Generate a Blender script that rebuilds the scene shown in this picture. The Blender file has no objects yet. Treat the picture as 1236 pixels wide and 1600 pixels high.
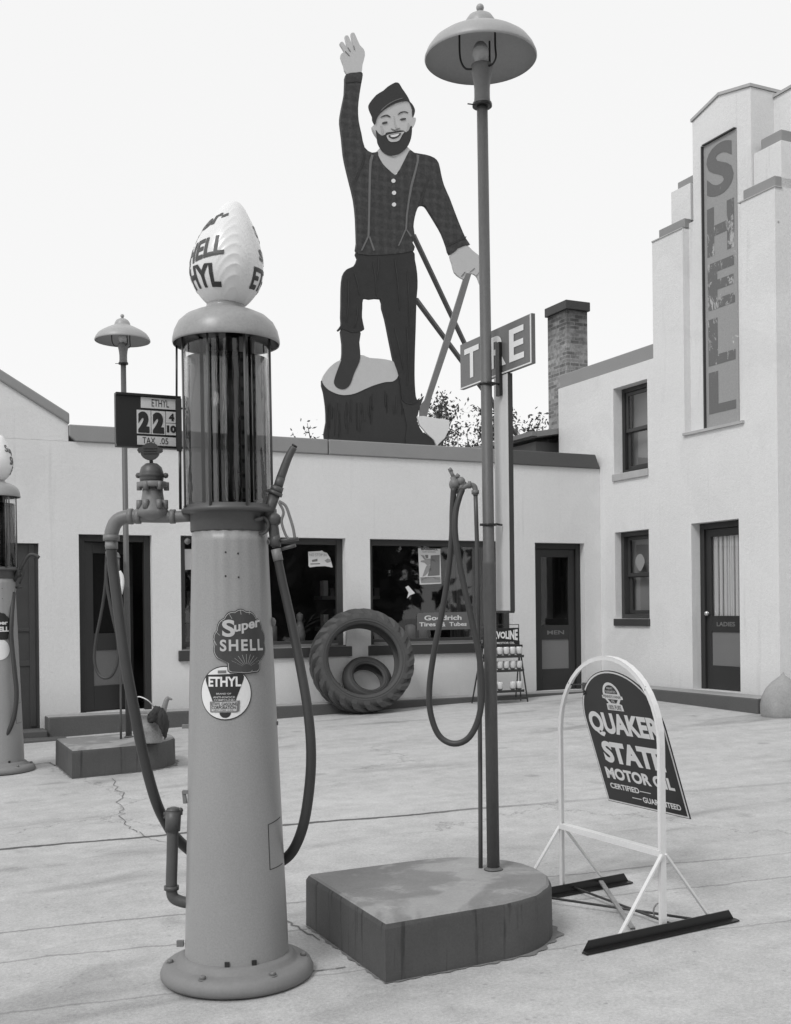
import bpy, bmesh, math, random
from mathutils import Vector, Matrix
random.seed(7)
PI = math.pi
sc = bpy.context.scene
COL = sc.collection

# ------------------------------------------------------------------ camera
F, HX, HY, ROLL = 1780.0, 618.0, 952.0, 0.011       # focal length and horizon of the 1236 x 1600 photograph, in pixels
CAM = Vector((0, 0, 1.5))
CR = Vector((math.cos(ROLL), 0, -math.sin(ROLL)))
CU = Vector((math.sin(ROLL), 0, math.cos(ROLL)))
CF = Vector((0, 1, 0))
cd = bpy.data.cameras.new('camera')
cam = bpy.data.objects.new('camera', cd)
COL.objects.link(cam)
M = Matrix((CR, CU, -CF)).transposed().to_4x4()
M.translation = CAM
cam.matrix_world = M
cd.sensor_fit = 'AUTO'
cd.sensor_width = 36.0
cd.lens = 36.0 * F / 1600.0
cd.shift_y = (HY - 800.0) / 1600.0
cd.clip_start = 0.05
cd.clip_end = 3000
sc.camera = cam

# ------------------------------------------------------------------ sky, sun, exposure (overcast, black and white)
SUN_EL, SUN_AZ = math.radians(47), math.radians(214)
w = bpy.data.worlds.new('World')
sc.world = w
w.use_nodes = True
nt = w.node_tree
nt.nodes.clear()
sky = nt.nodes.new('ShaderNodeTexSky')
sky.sky_type = 'NISHITA'
sky.sun_disc = False
sky.sun_elevation = SUN_EL
sky.sun_rotation = SUN_AZ
bw_ = nt.nodes.new('ShaderNodeRGBToBW')
mx = nt.nodes.new('ShaderNodeMix')
mx.data_type = 'FLOAT'
mx.inputs[0].default_value = 0.86          # even cloud cover over the sky
mx.inputs[3].default_value = 10.4
bg = nt.nodes.new('ShaderNodeBackground')
bg.inputs['Strength'].default_value = 0.1
wo = nt.nodes.new('ShaderNodeOutputWorld')
nt.links.new(sky.outputs[0], bw_.inputs[0])
nt.links.new(bw_.outputs[0], mx.inputs[2])
nt.links.new(mx.outputs[0], bg.inputs[0])
nt.links.new(bg.outputs[0], wo.inputs[0])
sl = bpy.data.lights.new('sun', 'SUN')
sl.energy = 1.5
sl.angle = math.radians(18)
so = bpy.data.objects.new('sun', sl)
COL.objects.link(so)
sdir = Vector((math.sin(SUN_AZ) * math.cos(SUN_EL), math.cos(SUN_AZ) * math.cos(SUN_EL), math.sin(SUN_EL)))
so.rotation_euler = sdir.to_track_quat('Z', 'Y').to_euler()
so.location = (0, 0, 30)
sc.view_settings.view_transform = 'Standard'
sc.view_settings.look = 'None'
sc.view_settings.exposure = 0.0
sc.view_settings.gamma = 1.0
sc.view_settings.use_curve_mapping = False

# ------------------------------------------------------------------ geometry of the place
A = Vector((-3.17, 12.9, 0))                         # a corner of the station; its walls run along TD and SD
TD = Vector((0.905, 0.426, 0)).normalized()
SD = Vector((-TD.y, TD.x, 0))
ROT = math.atan2(TD.y, TD.x)
XK = 6.64                                            # where the shop wall meets the tower wall


def ray(px, py):
    return (px - HX) / F * CR + (HY - py) / F * CU + CF


def at(px, py, Y):
    return CAM + ray(px, py) * Y


def gz(x, y):
    x = max(-9, min(9, x)); y = max(-2, min(17, y))
    return 0.02 * (x + 0.66) + 0.027 * (y - 4.7)


def gnd(px, py, h=0):
    v = ray(px, py)
    t = (0.02 * 0.66 - 0.027 * 4.7 + h - CAM.z) / (v.z - 0.02 * v.x - 0.027 * v.y)
    return CAM + v * t


def loc(p):
    d = p - A
    return Vector((d.dot(TD), d.dot(SD), p.z))


def glob(x, y, z=0):
    return A + TD * x + SD * y + Vector((0, 0, z))


def lgz(x, y):
    p = glob(x, y)
    return gz(p.x, p.y)


def lf(px, py, yl):                                  # a point of the plane y = yl of the station
    v = ray(px, py)
    t = ((A + SD * yl - CAM).dot(SD)) / v.dot(SD)
    return loc(CAM + v * t)


def rw(px, py, off=0):                               # a point of the plane x = XK - off of the station
    v = ray(px, py)
    t = ((A + TD * (XK - off) - CAM).dot(TD)) / v.dot(TD)
    return loc(CAM + v * t)


# ------------------------------------------------------------------ helpers
def catmull(pts, n=6, closed=False):
    P = [Vector(p) for p in pts]
    out = []
    N = len(P)
    rng = N if closed else N - 1
    for i in range(rng):
        p1, p2 = P[i], P[(i + 1) % N]
        p0 = P[i - 1] if (closed or i > 0) else p1 * 2 - p2
        p3 = P[(i + 2) % N] if (closed or i + 2 < N) else p2 * 2 - p1
        for k in range(n):
            t = k / n
            out.append(0.5 * ((2 * p1) + (p2 - p0) * t + (2 * p0 - 5 * p1 + 4 * p2 - p3) * t * t + (3 * p1 - p0 - 3 * p2 + p3) * t ** 3))
    if not closed:
        out.append(P[-1])
    return out


class MB:
    def __init__(s):
        s.v = []; s.f = []; s.m = []; s.smooth = []

    def add(s, vs, fs, mi=0, sm=False):
        b = len(s.v)
        s.v += [tuple(v) for v in vs]
        for f in fs:
            s.f.append([b + i for i in f]); s.m.append(mi); s.smooth.append(sm)
        return s

    def box(s, x0, x1, y0, y1, z0, z1, fn=None, mi=0):
        vs = [Vector((x, y, z)) for z in (z0, z1) for y in (y0, y1) for x in (x0, x1)]
        if fn: vs = [fn(*v) for v in vs]
        return s.add(vs, [(0, 2, 3, 1), (4, 5, 7, 6), (0, 1, 5, 4), (2, 6, 7, 3), (0, 4, 6, 2), (1, 3, 7, 5)], mi)

    def bar(s, p0, p1, wx, wy, up=(0, 0, 1), mi=0):
        p0 = Vector(p0); p1 = Vector(p1); d = (p1 - p0).normalized()
        a = d.cross(Vector(up))
        if a.length < 1e-4: a = d.cross(Vector((1, 0, 0)))
        a.normalize(); b = a.cross(d)
        vs = [p + a * (sx * wx / 2) + b * (sy * wy / 2) for p in (p0, p1) for sy in (-1, 1) for sx in (-1, 1)]
        return s.add(vs, [(0, 2, 3, 1), (4, 5, 7, 6), (0, 1, 5, 4), (2, 6, 7, 3), (0, 4, 6, 2), (1, 3, 7, 5)], mi)

    def lathe(s, prof, n=32, c=(0, 0, 0), rf=None, cap0=True, cap1=True, mi=0, lean=0.0, axis=None):
        c = Vector(c)
        R = Vector((0, 0, 1)).rotation_difference(Vector(axis)).to_matrix() if axis is not None else None
        vs = []
        for (r, z) in prof:
            for k in range(n):
                a = 2 * PI * k / n
                rr = rf(r, z, a) if rf else r
                p = Vector((rr * math.cos(a) + lean * z, rr * math.sin(a), z))
                vs.append(c + (R @ p if R else p))
        fs = []
        for i in range(len(prof) - 1):
            for k in range(n):
                k2 = (k + 1) % n
                fs.append((i * n + k, i * n + k2, (i + 1) * n + k2, (i + 1) * n + k))
        s.add(vs, fs, mi, True)
        b = len(s.v) - len(vs)
        if cap0 and prof[0][0] > 1e-5: s.f.append([b + k for k in range(n)][::-1]); s.m.append(mi); s.smooth.append(False)
        if cap1 and prof[-1][0] > 1e-5:
            o = b + (len(prof) - 1) * n
            s.f.append([o + k for k in range(n)]); s.m.append(mi); s.smooth.append(False)
        return s

    def cyl(s, p0, p1, r0, r1=None, n=16, mi=0):
        p0 = Vector(p0); p1 = Vector(p1)
        r1 = r0 if r1 is None else r1
        return s.lathe([(r0, 0), (r1, (p1 - p0).length)], n, p0, axis=(p1 - p0).normalized(), mi=mi)

    def tube(s, pts, r, n=12, sub=6, mi=0, closed=False, sx=1.0):
        P = catmull(pts, sub, closed) if sub else [Vector(p) for p in pts]
        N = len(P)
        rs = r if callable(r) else (lambda t: r)
        t0 = (P[1] - P[0]).normalized()
        a = t0.cross(Vector((0.31, 0.83, 0.47))).normalized()
        vs = []
        for i in range(N):
            if closed: t = (P[(i + 1) % N] - P[i - 1]).normalized()
            else: t = (P[min(i + 1, N - 1)] - P[max(i - 1, 0)]).normalized()
            a = (a - t * a.dot(t)).normalized()
            b = t.cross(a)
            rr = rs(i / (N - 1))
            for k in range(n):
                th = 2 * PI * k / n
                vs.append(P[i] + a * (rr * math.cos(th)) + b * (rr * math.sin(th) * sx))
        fs = []
        for i in range(N if closed else N - 1):
            j = (i + 1) % N
            for k in range(n):
                k2 = (k + 1) % n
                fs.append((i * n + k, i * n + k2, j * n + k2, j * n + k))
        s.add(vs, fs, mi, True)
        if not closed:
            b0 = len(s.v) - len(vs)
            s.f.append([b0 + k for k in range(n)][::-1]); s.m.append(mi); s.smooth.append(False)
            s.f.append([b0 + (N - 1) * n + k for k in range(n)]); s.m.append(mi); s.smooth.append(False)
        return s

    def prism(s, poly, vec, mi=0):
        poly = [Vector(p) for p in poly]; vec = Vector(vec); n = len(poly)
        vs = poly + [p + vec for p in poly]
        fs = [list(range(n)), list(range(n, 2 * n))[::-1]] + [(i, i + n, (i + 1) % n + n, (i + 1) % n) for i in range(n)]
        return s.add(vs, fs, mi)

    def sphere(s, c, r, n=16, sz=1.0, mi=0):
        prof = [(r * math.sin(PI * i / (n // 2)), -r * sz * math.cos(PI * i / (n // 2))) for i in range(n // 2 + 1)]
        prof[0] = (1e-6, prof[0][1]); prof[-1] = (1e-6, prof[-1][1])
        return s.lathe(prof, n, c, mi=mi)

    def build(s, name, mats, parent=None, bevel=0, fix=True, loc_=None, rot=None):
        me = bpy.data.meshes.new(name)
        me.from_pydata(s.v, [], s.f)
        mats = mats if isinstance(mats, (list, tuple)) else [mats]
        for m in mats: me.materials.append(m)
        for p, mi, sm in zip(me.polygons, s.m, s.smooth):
            p.material_index = mi; p.use_smooth = sm
        if fix:
            bm = bmesh.new(); bm.from_mesh(me)
            bmesh.ops.remove_doubles(bm, verts=bm.verts, dist=1e-6)
            bmesh.ops.recalc_face_normals(bm, faces=bm.faces)
            bm.to_mesh(me); bm.free()
        o = bpy.data.objects.new(name, me)
        COL.objects.link(o)
        if parent: o.parent = parent
        if loc_ is not None: o.location = loc_
        if rot is not None: o.rotation_euler = (0, 0, rot)
        if bevel:
            b = o.modifiers.new('bevel', 'BEVEL'); b.width = bevel; b.segments = 2; b.limit_method = 'ANGLE'; b.angle_limit = math.radians(40)
        return o


def empty(name, loc_, rot=0):
    o = bpy.data.objects.new(name, None)
    COL.objects.link(o)
    o.empty_display_size = 0.2
    o.location = loc_; o.rotation_euler = (0, 0, rot)
    return o


def tag(o, label, cat, group=None):
    o['label'] = label; o['category'] = cat
    if group: o['group'] = group
    return o


def struct(o):
    o['kind'] = 'structure'
    return o


def copy_tree(o, parent=None):
    c = o.copy(); COL.objects.link(c); c.parent = parent
    for ch in list(o.children): copy_tree(ch, c)
    return c


# flat lettering: the outline of each glyph as a mesh, fitted into a box w x h
def text2d(s, wd, ht, bold=0.02, shear=0.0, spacing=1.0):
    cu = bpy.data.curves.new('lettering', 'FONT')
    cu.body = s; cu.size = 1; cu.offset = bold; cu.shear = shear; cu.space_character = spacing; cu.resolution_u = 5
    ob = bpy.data.objects.new('lettering', cu); COL.objects.link(ob)
    dg = bpy.context.evaluated_depsgraph_get()
    me = bpy.data.meshes.new_from_object(ob.evaluated_get(dg))
    vs = [v.co.copy() for v in me.vertices]; fs = [list(p.vertices) for p in me.polygons]
    bpy.data.objects.remove(ob); bpy.data.curves.remove(cu); bpy.data.meshes.remove(me)
    x0 = min(v.x for v in vs); x1 = max(v.x for v in vs); y0 = min(v.y for v in vs); y1 = max(v.y for v in vs)
    vs = [((v.x - x0) / (x1 - x0) * wd, (v.y - y0) / (y1 - y0) * ht) for v in vs]
    return vs, fs


def subdiv(vs, fs, maxlen):
    bm = bmesh.new()
    bv = [bm.verts.new((p[0], p[1], 0)) for p in vs]
    for f in fs:
        try: bm.faces.new([bv[i] for i in f])
        except ValueError: pass
    bmesh.ops.triangulate(bm, faces=bm.faces)
    for _ in range(6):
        le = [e for e in bm.edges if e.calc_length() > maxlen]
        if not le: break
        bmesh.ops.subdivide_edges(bm, edges=le, cuts=1)
        bmesh.ops.triangulate(bm, faces=[f for f in bm.faces if len(f.verts) > 3])
    bm.verts.ensure_lookup_table(); bm.verts.index_update()
    ov = [(v.co.x, v.co.y) for v in bm.verts]; of = [[v.index for v in f.verts] for f in bm.faces]
    bm.free()
    return ov, of


def put2d(mb, shape, fn, maxlen=None, mi=0):           # lays a flat shape onto a surface given by fn(a, b)
    vs, fs = shape
    if maxlen: vs, fs = subdiv(vs, fs, maxlen)
    mb.add([fn(a, b) for a, b in vs], fs, mi)
    return mb


def poly(pts):
    return [tuple(p) for p in pts], [list(range(len(pts)))]


def shift(shape, dx, dy):
    return [(a + dx, b + dy) for a, b in shape[0]], shape[1]


def disc(cx, cy, rx, ry=None, n=40):
    ry = ry or rx
    return poly([(cx + rx * math.cos(2 * PI * k / n), cy + ry * math.sin(2 * PI * k / n)) for k in range(n)])


def rect(x0, x1, y0, y1):
    return poly([(x0, y0), (x1, y0), (x1, y1), (x0, y1)])


# ------------------------------------------------------------------ materials (all grey: the photograph is black and white)
def newmat(name):
    m = bpy.data.materials.new(name); m.use_nodes = True
    m.node_tree.nodes.clear()
    return m, m.node_tree


def N(nt, t, **kw):
    n = nt.nodes.new(t)
    for k, v in kw.items():
        if k in n.inputs: n.inputs[k].default_value = v
        else: setattr(n, k, v)
    return n


def math_(nt, op, a, b=None, c=None, clamp=False):
    n = nt.nodes.new('ShaderNodeMath'); n.operation = op; n.use_clamp = clamp
    for i, x in enumerate((a, b, c)):
        if x is None: continue
        if isinstance(x, (int, float)): n.inputs[i].default_value = x
        else: nt.links.new(x, n.inputs[i])
    return n.outputs[0]


def ramp(nt, x, a, b, lo=0.0, hi=1.0, smooth=True):
    n = nt.nodes.new('ShaderNodeMapRange')
    n.interpolation_type = 'SMOOTHSTEP' if smooth else 'LINEAR'
    nt.links.new(x, n.inputs[0])
    for i, v in zip((1, 2, 3, 4), (a, b, lo, hi)): n.inputs[i].default_value = v
    return n.outputs[0]


def noise(nt, vec, scale, detail=4, rough=0.55, dist=0.0):
    n = N(nt, 'ShaderNodeTexNoise', Scale=scale, Detail=detail, Roughness=rough, Distortion=dist)
    nt.links.new(vec, n.inputs['Vector'])
    return n.outputs[0]


def finish(m, nt, col, rough=0.6, metal=0.0, bump=None, bstr=0.2, bdist=0.01, spec=0.5):
    p = N(nt, 'ShaderNodeBsdfPrincipled')
    p.inputs['Metallic'].default_value = metal
    p.inputs['Specular IOR Level'].default_value = spec
    cc = N(nt, 'ShaderNodeCombineColor')
    if isinstance(col, (int, float)):
        for i in range(3): cc.inputs[i].default_value = col
    else:
        for i in range(3): nt.links.new(col, cc.inputs[i])
    nt.links.new(cc.outputs[0], p.inputs['Base Color'])
    if isinstance(rough, (int, float)): p.inputs['Roughness'].default_value = rough
    else: nt.links.new(rough, p.inputs['Roughness'])
    if bump is not None:
        b = N(nt, 'ShaderNodeBump', Strength=bstr, Distance=bdist)
        nt.links.new(bump, b.inputs['Height']); nt.links.new(b.outputs[0], p.inputs['Normal'])
    o = N(nt, 'ShaderNodeOutputMaterial')
    nt.links.new(p.outputs[0], o.inputs[0])
    return m


def paint(name, g, rough=0.55, amt=0.18, scale=5.0, fine=0.12, fscale=90, wear=0.0, wg=0.5, bump=0.0, metal=0.0, spec=0.5, stretch=(1, 1, 1)):
    m, nt = newmat(name)
    tc = N(nt, 'ShaderNodeTexCoord')
    mp = N(nt, 'ShaderNodeMapping'); mp.inputs['Scale'].default_value = stretch
    nt.links.new(tc.outputs['Object'], mp.inputs[0])
    v = mp.outputs[0]
    n1 = noise(nt, v, scale, 6, 0.6); n2 = noise(nt, v, fscale, 3, 0.6)
    k = math_(nt, 'MULTIPLY_ADD', math_(nt, 'SUBTRACT', n1, 0.5), 2 * amt, 1.0)
    k = math_(nt, 'ADD', k, math_(nt, 'MULTIPLY', math_(nt, 'SUBTRACT', n2, 0.5), 2 * fine))
    col = math_(nt, 'MULTIPLY', k, g)
    if wear > 0:
        wn = noise(nt, v, scale * 4.2, 8, 0.7)
        msk = ramp(nt, wn, 0.72 - wear * 0.3, 0.76 - wear * 0.3)
        mix = N(nt, 'ShaderNodeMix'); mix.data_type = 'FLOAT'
        nt.links.new(msk, mix.inputs[0]); nt.links.new(col, mix.inputs[2]); mix.inputs[3].default_value = wg
        col = mix.outputs[0]
    rg = math_(nt, 'MULTIPLY_ADD', n1, 0.3, max(0.05, rough - 0.15), clamp=True)
    return finish(m, nt, col, rg, metal, n2 if bump else None, bump, 0.004, spec)


def stucco(name, g):
    m, nt = newmat(name)
    tc = N(nt, 'ShaderNodeTexCoord'); v = tc.outputs['Object']
    n1 = noise(nt, v, 0.9, 5, 0.6); n2 = noise(nt, v, 26, 5, 0.7); n3 = noise(nt, v, 120, 3, 0.7)
    sp = N(nt, 'ShaderNodeSeparateXYZ'); nt.links.new(v, sp.inputs[0])
    mp = N(nt, 'ShaderNodeMapping'); mp.inputs['Scale'].default_value = (5, 5, 0.35); nt.links.new(v, mp.inputs[0])
    st = noise(nt, mp.outputs[0], 1.6, 5, 0.6)                       # faint rain streaks
    k = math_(nt, 'MULTIPLY_ADD', math_(nt, 'SUBTRACT', n1, 0.5), 0.16, 1.0)
    k = math_(nt, 'ADD', k, math_(nt, 'MULTIPLY', math_(nt, 'SUBTRACT', n2, 0.5), 0.16))
    k = math_(nt, 'ADD', k, math_(nt, 'MULTIPLY', math_(nt, 'SUBTRACT', n3, 0.5), 0.4))
    k = math_(nt, 'ADD', k, math_(nt, 'MULTIPLY', math_(nt, 'SUBTRACT', st, 0.5), 0.05))
    k = math_(nt, 'MULTIPLY', k, ramp(nt, st, 0.57, 0.74, 1.0, 0.90))
    ptc = noise(nt, v, 0.55, 3, 0.5, 0.8)
    k = math_(nt, 'MULTIPLY', k, ramp(nt, ptc, 0.55, 0.58, 1.0, 0.965))
    sn = N(nt, 'ShaderNodeTexVoronoi', Scale=1.1); nt.links.new(v, sn.inputs['Vector'])
    pit = ramp(nt, sn.outputs['Distance'], 0.016, 0.03, 0.45, 1.0)   # small dark chips in the plaster
    k = math_(nt, 'MULTIPLY', k, pit)
    # splash-back grime along the foot of the wall
    low = ramp(nt, math_(nt, 'ADD', sp.outputs[2], math_(nt, 'MULTIPLY', n2, -0.25)), 0.25, 0.75, 0.88, 1.0)
    k = math_(nt, 'MULTIPLY', k, low)
    h = math_(nt, 'ADD', math_(nt, 'MULTIPLY', n2, 0.7), math_(nt, 'MULTIPLY', n3, 0.5))
    return finish(m, nt, math_(nt, 'MULTIPLY', k, g), 0.9, 0, h, 0.55, 0.012, 0.25)


def emit_free_glass(name, tint=1.0, rough=0.02, base=0.06, ior=1.5):
    m, nt = newmat(name)
    lw = N(nt, 'ShaderNodeLayerWeight', Blend=0.5)
    r0 = ((ior - 1) / (ior + 1)) ** 2
    fr = math_(nt, 'MULTIPLY_ADD', math_(nt, 'POWER', lw.outputs['Facing'], 5.0), 1 - r0, r0)
    tr = N(nt, 'ShaderNodeBsdfTransparent'); tr.inputs[0].default_value = (tint, tint, tint, 1)
    gl = N(nt, 'ShaderNodeBsdfGlossy', Roughness=rough); gl.inputs[0].default_value = (1, 1, 1, 1)
    f = math_(nt, 'ADD', fr, base, clamp=True)
    mix = N(nt, 'ShaderNodeMixShader'); nt.links.new(f, mix.inputs[0]); nt.links.new(tr.outputs[0], mix.inputs[1]); nt.links.new(gl.outputs[0], mix.inputs[2])
    o = N(nt, 'ShaderNodeOutputMaterial'); nt.links.new(mix.outputs[0], o.inputs[0])
    return m


def ground_mat():
    m, nt = newmat('concrete apron')
    tc = N(nt, 'ShaderNodeTexCoord'); v = tc.outputs['Object']
    sp = N(nt, 'ShaderNodeSeparateXYZ'); nt.links.new(v, sp.inputs[0])
    mp = N(nt, 'ShaderNodeMapping'); mp.inputs['Scale'].default_value = (0.45, 1.5, 1); nt.links.new(v, mp.inputs[0])
    big = noise(nt, v, 0.35, 5, 0.6)
    strk = noise(nt, mp.outputs[0], 1.7, 7, 0.66, 0.4)             # broom and traffic streaks along the building
    mid = noise(nt, v, 7, 6, 0.65); fine = noise(nt, v, 70, 4, 0.7); grit = noise(nt, v, 260, 2, 0.6)
    k = math_(nt, 'MULTIPLY_ADD', math_(nt, 'SUBTRACT', big, 0.5), 0.35, 1.0)
    for n, a in ((strk, 0.45), (mid, 0.5), (fine, 0.8), (grit, 0.7)):
        k = math_(nt, 'ADD', k, math_(nt, 'MULTIPLY', math_(nt, 'SUBTRACT', n, 0.5), a))
    pv = N(nt, 'ShaderNodeTexVoronoi', Scale=9.0); nt.links.new(v, pv.inputs['Vector'])
    k = math_(nt, 'MULTIPLY', k, ramp(nt, pv.outputs['Distance'], 0.05, 0.12, 0.78, 1.0))   # pits
    # darker oil stains
    stn = noise(nt, mp.outputs[0], 1.15, 4, 0.6, 0.6)
    st = ramp(nt, stn, 0.55, 0.72, 1.0, 0.7)
    k = math_(nt, 'MULTIPLY', k, st)
    dv = N(nt, 'ShaderNodeTexVoronoi', Scale=1.7); nt.links.new(v, dv.inputs['Vector'])
    dsz = math_(nt, 'ADD', dv.outputs['Distance'], math_(nt, 'MULTIPLY', math_(nt, 'SUBTRACT', mid, 0.5), 0.22))
    k = math_(nt, 'MULTIPLY', k, ramp(nt, dsz, 0.02, 0.16, 0.76, 1.0))       # oil drips
    # construction joints parallel with the shop front, slightly wandering
    wob = math_(nt, 'MULTIPLY', math_(nt, 'SUBTRACT', noise(nt, v, 1.3, 6, 0.7), 0.5), 0.16)
    x = sp.outputs[0]; y = math_(nt, 'ADD', sp.outputs[1], wob)
    y = math_(nt, 'ADD', y, math_(nt, 'MULTIPLY', x, 0.19))
    groove = None
    for yy, wd, dk in ((-5.88, 0.014, 0.22), (-7.74, 0.006, 0.62), (-8.2, 0.005, 0.7), (-8.85, 0.005, 0.75), (-2.95, 0.005, 0.85)):
        d = math_(nt, 'ABSOLUTE', math_(nt, 'SUBTRACT', y, yy))
        ln = ramp(nt, d, wd, wd * 2.6, dk, 1.0)
        ln = math_(nt, 'MAXIMUM', ln, ramp(nt, x, 0.2, 2.2, 0.0, 0.85))
        groove = ln if groove is None else math_(nt, 'MULTIPLY', groove, ln)
    # random cracks
    vo = N(nt, 'ShaderNodeTexVoronoi', Scale=0.34); vo.feature = 'DISTANCE_TO_EDGE'
    add = N(nt, 'ShaderNodeVectorMath'); add.operation = 'ADD'
    nz = N(nt, 'ShaderNodeTexNoise', Scale=1.6, Detail=7, Roughness=0.7); nt.links.new(v, nz.inputs['Vector'])
    scl = N(nt, 'ShaderNodeVectorMath'); scl.operation = 'SCALE'; scl.inputs['Scale'].default_value = 0.9
    nt.links.new(nz.outputs['Color'], scl.inputs[0]); nt.links.new(v, add.inputs[0]); nt.links.new(scl.outputs[0], add.inputs[1])
    nt.links.new(add.outputs[0], vo.inputs['Vector'])
    cr = ramp(nt, vo.outputs['Distance'], 0.001, 0.005, 0.72, 1.0)
    msk = ramp(nt, noise(nt, v, 0.5, 2), 0.36, 0.5, 0.0, 1.0)
    cr = math_(nt, 'MAXIMUM', cr, msk)
    groove = math_(nt, 'MULTIPLY', groove, cr)
    col = math_(nt, 'MULTIPLY', math_(nt, 'MULTIPLY', k, groove), 0.44)
    h = math_(nt, 'ADD', math_(nt, 'MULTIPLY', groove, 1.4), math_(nt, 'ADD', math_(nt, 'MULTIPLY', mid, 0.6), math_(nt, 'MULTIPLY', fine, 0.35)))
    return finish(m, nt, col, ramp(nt, stn, 0.45, 0.72, 0.9, 0.6), 0, h, 0.5, 0.01, 0.3)


def brick_mat():
    m, nt = newmat('chimney brick')
    tc = N(nt, 'ShaderNodeTexCoord')
    sp = N(nt, 'ShaderNodeSeparateXYZ'); nt.links.new(tc.outputs['Object'], sp.inputs[0])
    u = math_(nt, 'ADD', sp.outputs[0], sp.outputs[1])
    cb = N(nt, 'ShaderNodeCombineXYZ'); nt.links.new(u, cb.inputs[0]); nt.links.new(sp.outputs[2], cb.inputs[1])
    b = N(nt, 'ShaderNodeTexBrick', Scale=1.0)
    b.inputs['Brick Width'].default_value = 0.16; b.inputs['Row Height'].default_value = 0.056; b.inputs['Mortar Size'].default_value = 0.007
    b.inputs['Color1'].default_value = (0.14, 0.14, 0.14, 1); b.inputs['Color2'].default_value = (0.34, 0.34, 0.34, 1); b.inputs['Mortar'].default_value = (0.30, 0.30, 0.30, 1)
    nt.links.new(cb.outputs[0], b.inputs['Vector'])
    g = N(nt, 'ShaderNodeRGBToBW'); nt.links.new(b.outputs[0], g.inputs[0])
    soot = ramp(nt, math_(nt, 'ADD', sp.outputs[2], math_(nt, 'MULTIPLY', noise(nt, tc.outputs['Object'], 4, 4), 0.7)), 5.6, 6.5, 1.0, 0.28)
    k = math_(nt, 'MULTIPLY_ADD', noise(nt, tc.outputs['Object'], 14, 6, 0.75), 2.0, 0.0)
    return finish(m, nt, math_(nt, 'MULTIPLY', math_(nt, 'MULTIPLY', g.outputs[0], k), soot), 0.9, 0, b.outputs['Fac'], -0.4, 0.01, 0.2)


def island_mat(top):
    m, nt = newmat('island worn top' if top else 'island painted side')
    tc = N(nt, 'ShaderNodeTexCoord'); v = tc.outputs['Object']
    fine = noise(nt, v, 90, 4, 0.7); mid = noise(nt, v, 6, 6, 0.65, 0.3)
    if top:
        big = noise(nt, v, 2.1, 4, 0.55, 0.5)
        k = ramp(nt, big, 0.46, 0.54, 0.32, 0.215)                    # spilled oil darkens part of the worn top
        wear = ramp(nt, noise(nt, v, 3.4, 7, 0.7), 0.56, 0.66, 1.0, 1.35)
        k = math_(nt, 'MULTIPLY', k, wear)
    else:
        mp = N(nt, 'ShaderNodeMapping'); mp.inputs['Scale'].default_value = (9, 9, 0.6); nt.links.new(v, mp.inputs[0])
        drip = ramp(nt, noise(nt, mp.outputs[0], 2.3, 4, 0.6), 0.56, 0.68, 1.0, 0.55)
        k = math_(nt, 'MULTIPLY', drip, 0.085)
    k = math_(nt, 'MULTIPLY', k, math_(nt, 'MULTIPLY_ADD', mid, 0.5, 0.75))
    k = math_(nt, 'MULTIPLY', k, math_(nt, 'MULTIPLY_ADD', fine, 0.5, 0.75))
    return finish(m, nt, k, 0.7, 0, math_(nt, 'ADD', math_(nt, 'MULTIPLY', mid, 0.6), math_(nt, 'MULTIPLY', fine, 0.4)), 0.4, 0.008, 0.35)


def check_mat():
    m, nt = newmat('painted check shirt')
    tc = N(nt, 'ShaderNodeTexCoord'); v = tc.outputs['Object']
    sp = N(nt, 'ShaderNodeSeparateXYZ'); nt.links.new(v, sp.inputs[0])
    a = math_(nt, 'PINGPONG', sp.outputs[0], 0.06); b = math_(nt, 'PINGPONG', sp.outputs[2], 0.06)
    s = math_(nt, 'ADD', ramp(nt, a, 0.02, 0.05), ramp(nt, b, 0.02, 0.05))
    k = math_(nt, 'MULTIPLY_ADD', s, 0.010, 0.030)
    n = noise(nt, v, 28, 5, 0.7)
    k = math_(nt, 'MULTIPLY', k, math_(nt, 'MULTIPLY_ADD', n, 2.2, -0.1))
    return finish(m, nt, k, 0.7)


def peel_mat(name, g, g2, thr, sc_=7):                 # old sign paint flaking off white plaster
    m, nt = newmat(name)
    tc = N(nt, 'ShaderNodeTexCoord'); v = tc.outputs['Object']
    mp = N(nt, 'ShaderNodeMapping'); mp.inputs['Scale'].default_value = (1, 1, 0.55); nt.links.new(v, mp.inputs[0])
    n = noise(nt, mp.outputs[0], sc_, 8, 0.75, 0.5); f = noise(nt, v, 90, 3, 0.6)
    sp = N(nt, 'ShaderNodeSeparateXYZ'); nt.links.new(v, sp.inputs[0])
    band = ramp(nt, math_(nt, 'ABSOLUTE', math_(nt, 'SUBTRACT', sp.outputs[2], 5.3)), 0.5, 1.2, -0.0, 0.10)
    mk = ramp(nt, math_(nt, 'SUBTRACT', n, band), thr, thr + 0.06)
    mix = N(nt, 'ShaderNodeMix'); mix.data_type = 'FLOAT'
    nt.links.new(mk, mix.inputs[0]); mix.inputs[2].default_value = g; mix.inputs[3].default_value = g2
    return finish(m, nt, math_(nt, 'MULTIPLY', mix.outputs[0], math_(nt, 'MULTIPLY_ADD', f, 0.5, 0.75)), 0.85)


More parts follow.
